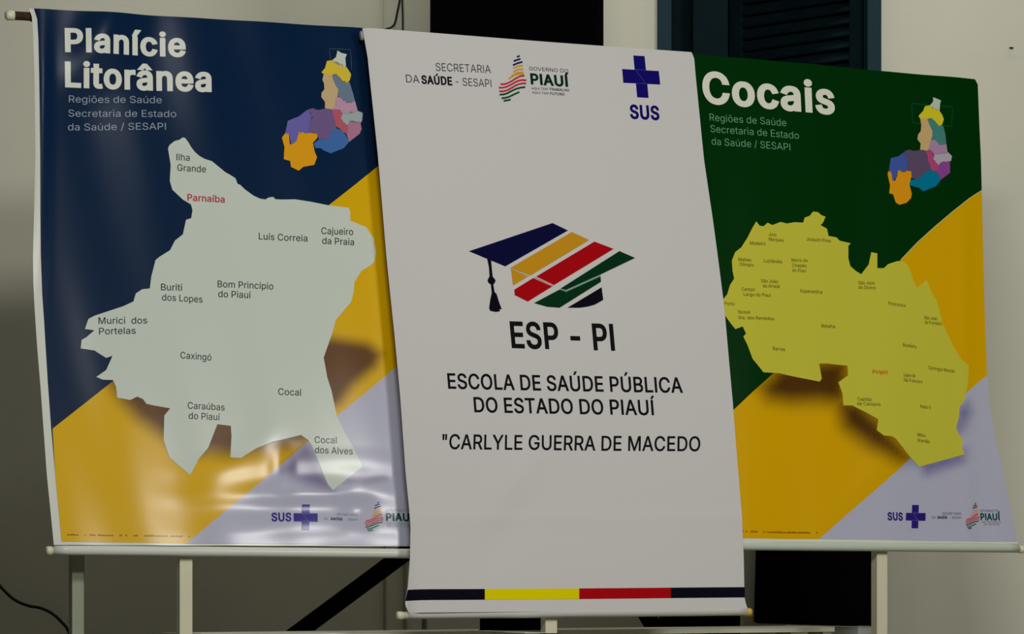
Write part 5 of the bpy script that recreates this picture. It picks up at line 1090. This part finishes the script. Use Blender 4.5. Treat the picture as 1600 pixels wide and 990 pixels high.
for k, a, b in (('night', 635.6, 757.3), ('yellow', 757.3, 905), ('red', 905, 1047.6), ('night', 1047.6, 1163.2)):
    def yy(x, y0, y1):
        return y0 + (y1 - y0) * (x - 635.6) / (1163 - 635.6)
    al = a if a > 640 else 635.6
    cw_.poly([(al + (2.4 if a < 640 else 0), yy(a, 920.6, 917)), (b, yy(b, 920.6, 917)), (b, yy(b, 937.6, 933)), (al - (0.6 if a < 640 else 0), yy(a, 937.6, 933))], IW[k], 2)
cw_.build('cloth', white)

# ---------------- banner 3: green map banner (right)
IG = inks('satin', SR, SS, {
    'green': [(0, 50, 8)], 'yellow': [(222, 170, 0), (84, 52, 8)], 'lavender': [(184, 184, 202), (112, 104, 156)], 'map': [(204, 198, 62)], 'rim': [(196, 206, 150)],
    'title': [(230, 228, 212)], 'subtitle': [(112, 164, 128)], 'label': [(82, 74, 18)], 'crimson': [(206, 62, 20)], 'foot': [(150, 92, 12)], 'cloth': [(218, 222, 208)], 'hem': [(200, 208, 192)],
    'sus': [(46, 30, 124)], 'sus_line': [(110, 104, 168)], 'dark': [(52, 54, 66)], 'mute': [(112, 112, 120)], 'gold': [(220, 160, 110)], 'red': [(200, 50, 66)], 'stripe_green': [(16, 92, 44)], 'forest': [(8, 72, 62)], 'frame': [(16, 84, 50)],
    'm_white': [(192, 204, 180)], 'm_yellow': [(218, 206, 40)], 'm_peach': [(206, 176, 118)], 'm_teal': [(70, 136, 128)], 'm_pink': [(178, 138, 172)], 'm_pale': [(182, 174, 186)],
    'm_magenta': [(186, 72, 122)], 'm_purple': [(146, 72, 152)], 'm_cyan': [(0, 122, 156)], 'm_plum': [(98, 80, 108)], 'm_blue': [(68, 92, 168)], 'm_orange': [(230, 156, 20)]})
greenb = thing('map_banner', P0 + RD * 0.75, 'green map banner with a yellow region map, rightmost of the three', 'banner')
cg = Cloth(P0, -0.05, relief_green, (-0.06, -1.0), 7)
EDGE_GR = [(1523.5, 124), (1527.5, 132), (1530, 190), (1533, 250), (1535.5, 330), (1537.5, 420), (1540, 500), (1541.5, 550), (1543.5, 590), (1548, 640), (1556, 690), (1565, 735), (1575, 785), (1585, 832), (1589, 850)]
EDGE_GL = [(1010, 77), (1068, 849)]
cg.sheet(EDGE_GL, [(x - 1.0, y) for x, y in EDGE_GR], None, None, IG['cloth'], 0)


def edge_x(y):
    ex, ey = zip(*EDGE_GR)
    return float(np.interp(y, ey, ex))


def gl(y):
    return 1010 + (1068 - 1010) * (y - 77) / (849 - 77) + 6


rim_g = [(1534.5 - 0.2, 297), (1514, 310), (1488, 330.5), (1461, 353.4), (1433, 378.7), (1407, 406), (1340, 465), (1270, 528), (1207, 584), (1176, 611.5), (1146.5, 639.5), (gl(700), 716)]
rim_l = [(1541.5 + 1.2, 586), (1528, 597.5), (1512, 611.5), (1470, 655), (1418.7, 719), (1397, 738.7), (1365, 767), (1330, 797.5), (1279.7, 841.8)]
bott = [(1279.7, 841.8), (1170, 841), (gl(841), 840)]
cg.poly([(gl(79), 77.4), (1523, 124.0)] + EDGE_GR[1:4] + rim_g, IG['green'], 1)
cg.poly(rim_g + [(gl(840), 840), (1170, 841), (1279.7, 841.8)] + rim_l[-2::-1] + [(1539.8, 500), (1537.3, 420), (1535.3, 330)], IG['yellow'], 1)
cg.poly(rim_l + [(1586.6, 847), (1585, 832), (1575, 785), (1565, 735), (1556, 690), (1548, 640), (1543.5, 590)], IG['lavender'], 1)
cg.stroke(rim_g[:6], 1.0, IG['rim'], 2)
MAP_R = [(1180.8, 346.3), (1185.8, 353), (1191.9, 354), (1198.5, 348.4), (1206, 352), (1219, 347), (1229, 349.4), (1241, 347.4), (1254.5, 348), (1256.5, 340.3), (1264.6, 337.3), (1269.6, 330.8), (1277.7, 331.8), (1282.8, 336.3), (1289.4, 338.7), (1285.8, 347.4), (1281.7, 351.8), (1291.8, 357.5), (1294.3, 368.6), (1307, 370.6), (1312, 375.6), (1329.8, 379.7), (1326, 383.7), (1326, 402.9), (1329, 415), (1338, 423), (1346, 428), (1357.4, 413), (1361.4, 393.8), (1370.5, 395.8), (1370.5, 419), (1380.6, 419), (1386.6, 413), (1400.8, 408.3), (1409.9, 408), (1419, 416), (1425, 434.2), (1432, 449.3), (1447, 437.6), (1454.3, 455.4), (1463.4, 471.6), (1472, 505), (1489, 541), (1501, 561.8), (1513.7, 571.5), (1512, 597), (1506, 626), (1498.7, 635.7), (1497.5, 652.7), (1493.4, 667.2), (1496.3, 676.9), (1503.5, 685.4), (1502.3, 700), (1507, 709.6), (1435.7, 729), (1416.3, 708.4), (1398, 685.4), (1392, 681.7), (1380, 680.5), (1369, 672), (1371.5, 655), (1353.3, 644.2), (1331.5, 632.8), (1318, 632.8), (1316.5, 613.9), (1310, 597), (1325.4, 586), (1324.5, 570.8), (1309, 569.5), (1293.9, 567.7), (1279.7, 567.7), (1284, 591), (1280.7, 596), (1245.4, 589), (1216, 582.9), (1191.9, 581.9), (1174.7, 560.7), (1166.6, 538.5), (1160.6, 526.3), (1164.6, 521.3), (1159.6, 510.2), (1148.5, 514.2), (1141.4, 505), (1132.3, 492), (1130.3, 483.7), (1128.3, 469.5), (1136.3, 459.4), (1140.4, 445.3), (1146.8, 435.2), (1144.4, 423), (1143.4, 407), (1148.5, 393.8), (1157.6, 386.7), (1166.6, 372.6), (1174.7, 356.4)]
cg.poly(MAP_R, IG['map'], 3)
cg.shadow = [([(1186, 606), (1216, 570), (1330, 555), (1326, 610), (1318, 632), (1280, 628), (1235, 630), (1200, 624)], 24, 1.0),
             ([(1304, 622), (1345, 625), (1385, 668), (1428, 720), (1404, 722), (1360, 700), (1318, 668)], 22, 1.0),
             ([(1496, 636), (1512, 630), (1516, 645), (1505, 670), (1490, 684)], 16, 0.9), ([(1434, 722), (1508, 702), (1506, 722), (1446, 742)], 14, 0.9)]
T = cg.text
T('Cocais', 1098.5, 158.5, 1304.5, 178.3, 46.5, IG['title'], 'black', 4, (-0.045, -1))
T('Regiões de Saúde', 1109.3, 188, 1228, 197.7, 11, IG['subtitle'], 'light', 4)
T('Secretaria de Estado', 1110.6, 205.8, 1247.7, 217.7, 11, IG['subtitle'], 'light', 4)
T('da Saúde / SESAPI', 1112.4, 225.5, 1234.3, 235.6, 11, IG['subtitle'], 'light', 4)
for s, a, b, c, d_ in (('Joca', 1200.6, 369, 1212, 369.6), ('Marques', 1200.4, 376.5, 1224, 378.2), ('Madeiro', 1171, 382.7, 1195, 383.7), ('Joaquim Pires', 1259.5, 376, 1298, 378.9),
                       ('Matias', 1153.5, 408, 1172.7, 409), ('Olímpio', 1155, 415.6, 1176.7, 417), ('Luzilândia', 1192.3, 410.2, 1221, 411.6), ('Morro do', 1236.3, 408.8, 1261.5, 409.6), ('Chapéu', 1237.3, 417, 1259.5, 417.7), ('do Piauí', 1237.7, 424.7, 1259.5, 425.6),
                       ('São João', 1188.2, 441.7, 1215, 442.5), ('do Arraial', 1190.9, 449.3, 1217.5, 450.2), ('Campo', 1158, 454.4, 1178.4, 455.2), ('Largo do Piauí', 1161.2, 462.5, 1204, 464.3), ('Esperantina', 1250.4, 457, 1284.4, 458.8), ('Porto', 1132.5, 476.4, 1147.5, 477.2),
                       ('Nossa', 1153, 490, 1171, 490.5), ('Sra. dos Remédios', 1153, 498.6, 1209, 500.8), ('Batalha', 1283.4, 511.2, 1305, 512.4), ('Barras', 1207, 547, 1226.6, 548.4), ('São José', 1341.8, 443.8, 1366.4, 444.6), ('do Divino', 1341.8, 450.8, 1368, 452.2),
                       ('Piracuruca', 1387.6, 476.6, 1414, 480), ('São João', 1443.6, 498.6, 1463.8, 500.6), ('da Fronteira', 1444.2, 505.9, 1470.4, 508.5), ('Brasileira', 1410.2, 541.5, 1430.8, 544.1), ('Domingos Mourão', 1450.7, 577, 1491, 582.6),
                       ('Lagoa de', 1411, 588, 1429.6, 589.6), ('São Francisco', 1411, 595.7, 1440.5, 598.9), ('Capitão', 1340, 625.3, 1361.8, 626.7), ('de Campos', 1339.5, 632.5, 1375, 634.3), ('Pedro II', 1437.4, 637.4, 1453.4, 639), ('Milton', 1432.8, 681.4, 1445.4, 683), ('Brandão', 1433.3, 690, 1452.6, 692.2)):
    T(s, a, b, c, d_, 5.2, IG['label'], 'book', 4)
T('Piripiri', 1363, 583.6, 1386, 584.9, 6, IG['crimson'], 'semi', 4)
for k, pts in MINI_R:
    cg.poly(scaled(pts, 1370, 140, 5.2125), IG['m_' + k], 4)
cg.stroke(scaled([(285, 112), (450, 128), (610, 145), (608, 220), (603, 303), (450, 287), (292, 270), (288, 190), (285, 112)], 1370, 140, 5.2125), 1.1, IG['frame'], 2)
sus_mark(cg, IG, 1370, 770, 6.957, [(380, 130), (455, 130), (447, 382), (375, 382)], [(312, 217), (528, 217), (528, 300), (308, 297)], 4)
T('SUS', 1385.8, 812.4, 1410, 812.8, 11.6, IG['sus'], 'black', 4)
T('SECRETARIA', 1472.8, 803.6, 1501.5, 804, 3.8, IG['mute'], 'light', 4)
T('DA', 1456, 809.6, 1462, 809.7, 3.6, IG['mute'], 'light', 4)
T('SAÚDE', 1464.6, 809.7, 1480, 809.9, 3.8, IG['dark'], 'black', 4)
T('- SESAPI', 1484, 810, 1501.5, 810.2, 3.6, IG['mute'], 'light', 4)
piaui_logo(cg, 1498.6, 770.1, 0.0611, 0.0691, 1.5, 4, {'navy': IG['dark'], 'gold': IG['gold'], 'red': IG['red'], 'green': IG['stripe_green']})
T('GOVERNO DO', 1531, 799.2, 1559, 800, 3.6, IG['mute'], 'light', 4)
T('PIAUÍ', 1532, 811.7, 1561.5, 812.8, 10, IG['forest'], 'black', 4)
T('AQUI TEM TRABALHO', 1534, 816.2, 1562, 817, 2.4, IG['mute'], 'light', 4)
T('AQUI TEM FUTURO', 1536.5, 819.8, 1559.7, 820.6, 2.4, IG['mute'], 'light', 4)
footnote(cg, IG, 1100, 830.5, 1275, 833, 5)
cg.build('cloth', greenb)


# ---------------- rods, hems and stands
def make_rod(parent, cl, a, b, r, back, lift, mat, caps, capm, name):
    A, B = rod_axis(cl, a, b, back, lift)
    bm = bmesh.new()
    add_tube(bm, [A, B], r, 18)
    rod = from_bm(name, bm, mat, parent, True)
    t = (B - A).normalized()
    for Pp, s, ln_, cm in ((A, -1, caps[0], capm[0]), (B, 1, caps[1], capm[1])):
        if ln_:
            bm = bmesh.new()
            e = Pp + t * (s * 0.003)
            i = Pp - t * (s * ln_)
            add_tube(bm, [i, e - t * (s * 0.004), e], [r * 1.1, r * 1.14, r * 0.8], 18)
            from_bm('end_cap', bm, cm, rod, True).matrix_parent_inverse = Matrix.Identity(4)
    return A, B


def hem(parent, cl, a, b, r, back, lift, mat, name='hem'):
    A, B = rod_axis(cl, a, b, back, lift)
    bm = bmesh.new()
    add_tube(bm, [A.lerp(B, k / 30) for k in range(31)], r, 22, caps=True)
    return from_bm(name, bm, mat, parent, True)


CREAM, AMBER, BROWN = M['cream_plastic'], M['amber_plastic'], M['brown_wood']
# blue banner
make_rod(blue, cb, (13, 19), (652, 55), 0.0112, 0.0185, 0.0, BROWN, (0.020, 0.014), (CREAM, CREAM), 'top_rod')
hem(blue, cb, (50, 21.5), (622, 54), 0.0128, 0.0185, 0.0, IB['navy'])
make_rod(blue, cb, (75, 858.5), (700, 865), 0.0102, 0.012, 0.0, M['white_wood'], (0.012, 0.012), (CREAM, CREAM), 'bottom_rod')
hem(blue, cb, (86, 857.5), (690, 863.5), 0.0128, 0.012, 0.0, IB['cloth'])
# white banner
make_rod(white, cw_, (570, 51), (1078, 90), 0.0105, 0.017, 0.0, BROWN, (0.0, 0.0), (CREAM, CREAM), 'top_rod')
hem(white, cw_, (567.5, 51), (1080.5, 90.5), 0.0125, 0.017, 0.0, IW['cloth'])
make_rod(white, cw_, (625, 959.2), (1175, 954.6), 0.0098, 0.011, 0.0, M['white_wood'], (0.014, 0.014), (CREAM, AMBER), 'bottom_rod')
hem(white, cw_, (641, 957), (1168, 952), 0.0135, 0.0125, 0.0, IW['cloth'])
# green banner
make_rod(greenb, cg, (1000, 85), (1520, 131.5), 0.0105, 0.017, 0.0, BROWN, (0.0, 0.0), (CREAM, CREAM), 'top_rod')
hem(greenb, cg, (1011, 85), (1524.5, 131.5), 0.0125, 0.017, 0.0, IG['green'])
make_rod(greenb, cg, (1055, 851), (1599, 857.5), 0.0098, 0.012, 0.0, M['white_wood'], (0.012, 0.012), (CREAM, CREAM), 'bottom_rod')
hem(greenb, cg, (1068, 850), (1591, 855), 0.0132, 0.012, 0.0, IG['hem'])


def make_stand(cl, px, by, ty, label):
    foot = cl.point(px, by) - NRM * 0.046
    base = Vector((foot.x, foot.y, 0))
    t = thing('banner_stand', base, label, 'stand', None)
    w = 0.034
    zt = foot.z + 0.07
    bm = bmesh.new()
    add_box(bm, Vector((foot.x, foot.y, 0.03 + (zt - 0.03) / 2)), RD, BK, Z, w, w, zt - 0.03, 0.0015)
    from_bm('post', bm, M['white_wood'], t)
    bm = bmesh.new()
    m0 = Vector((foot.x, foot.y, zt - 0.05)) + BK * 0.012
    length = (cl.point(px, ty) - cl.point(px, by)).length
    add_box(bm, m0 + UP * (length / 2), RD, NRM, UP, w * 0.9, w * 0.9, length, 0.0015)
    from_bm('mast', bm, M['white_wood'], t)
    bm = bmesh.new()
    add_box(bm, base + Z * 0.015, RD, BK, Z, 0.42, 0.06, 0.03, 0.003)
    add_box(bm, base + Z * 0.015, BK, RD, Z, 0.42, 0.06, 0.03, 0.003)
    from_bm('base', bm, M['white_wood'], t)
    return t


make_stand(cb, 296, 866, 60, 'white square-post stand behind the blue map banner')
st = make_stand(cw_, 868.5, 962, 75, 'white square-post stand behind the white banner, with a dark collar')
make_stand(cg, 1385.5, 860, 125, 'white square-post stand behind the green map banner')
f0 = cw_.point(868.5, 962) - NRM * 0.046
bm = bmesh.new()
zc0 = EYE - (1003 - HOR) / F * f0.y
add_box(bm, Vector((f0.x, f0.y, zc0)), RD, BK, Z, 0.0385, 0.0385, 0.049, 0.002)
from_bm('collar', bm, M['black_metal'], st)
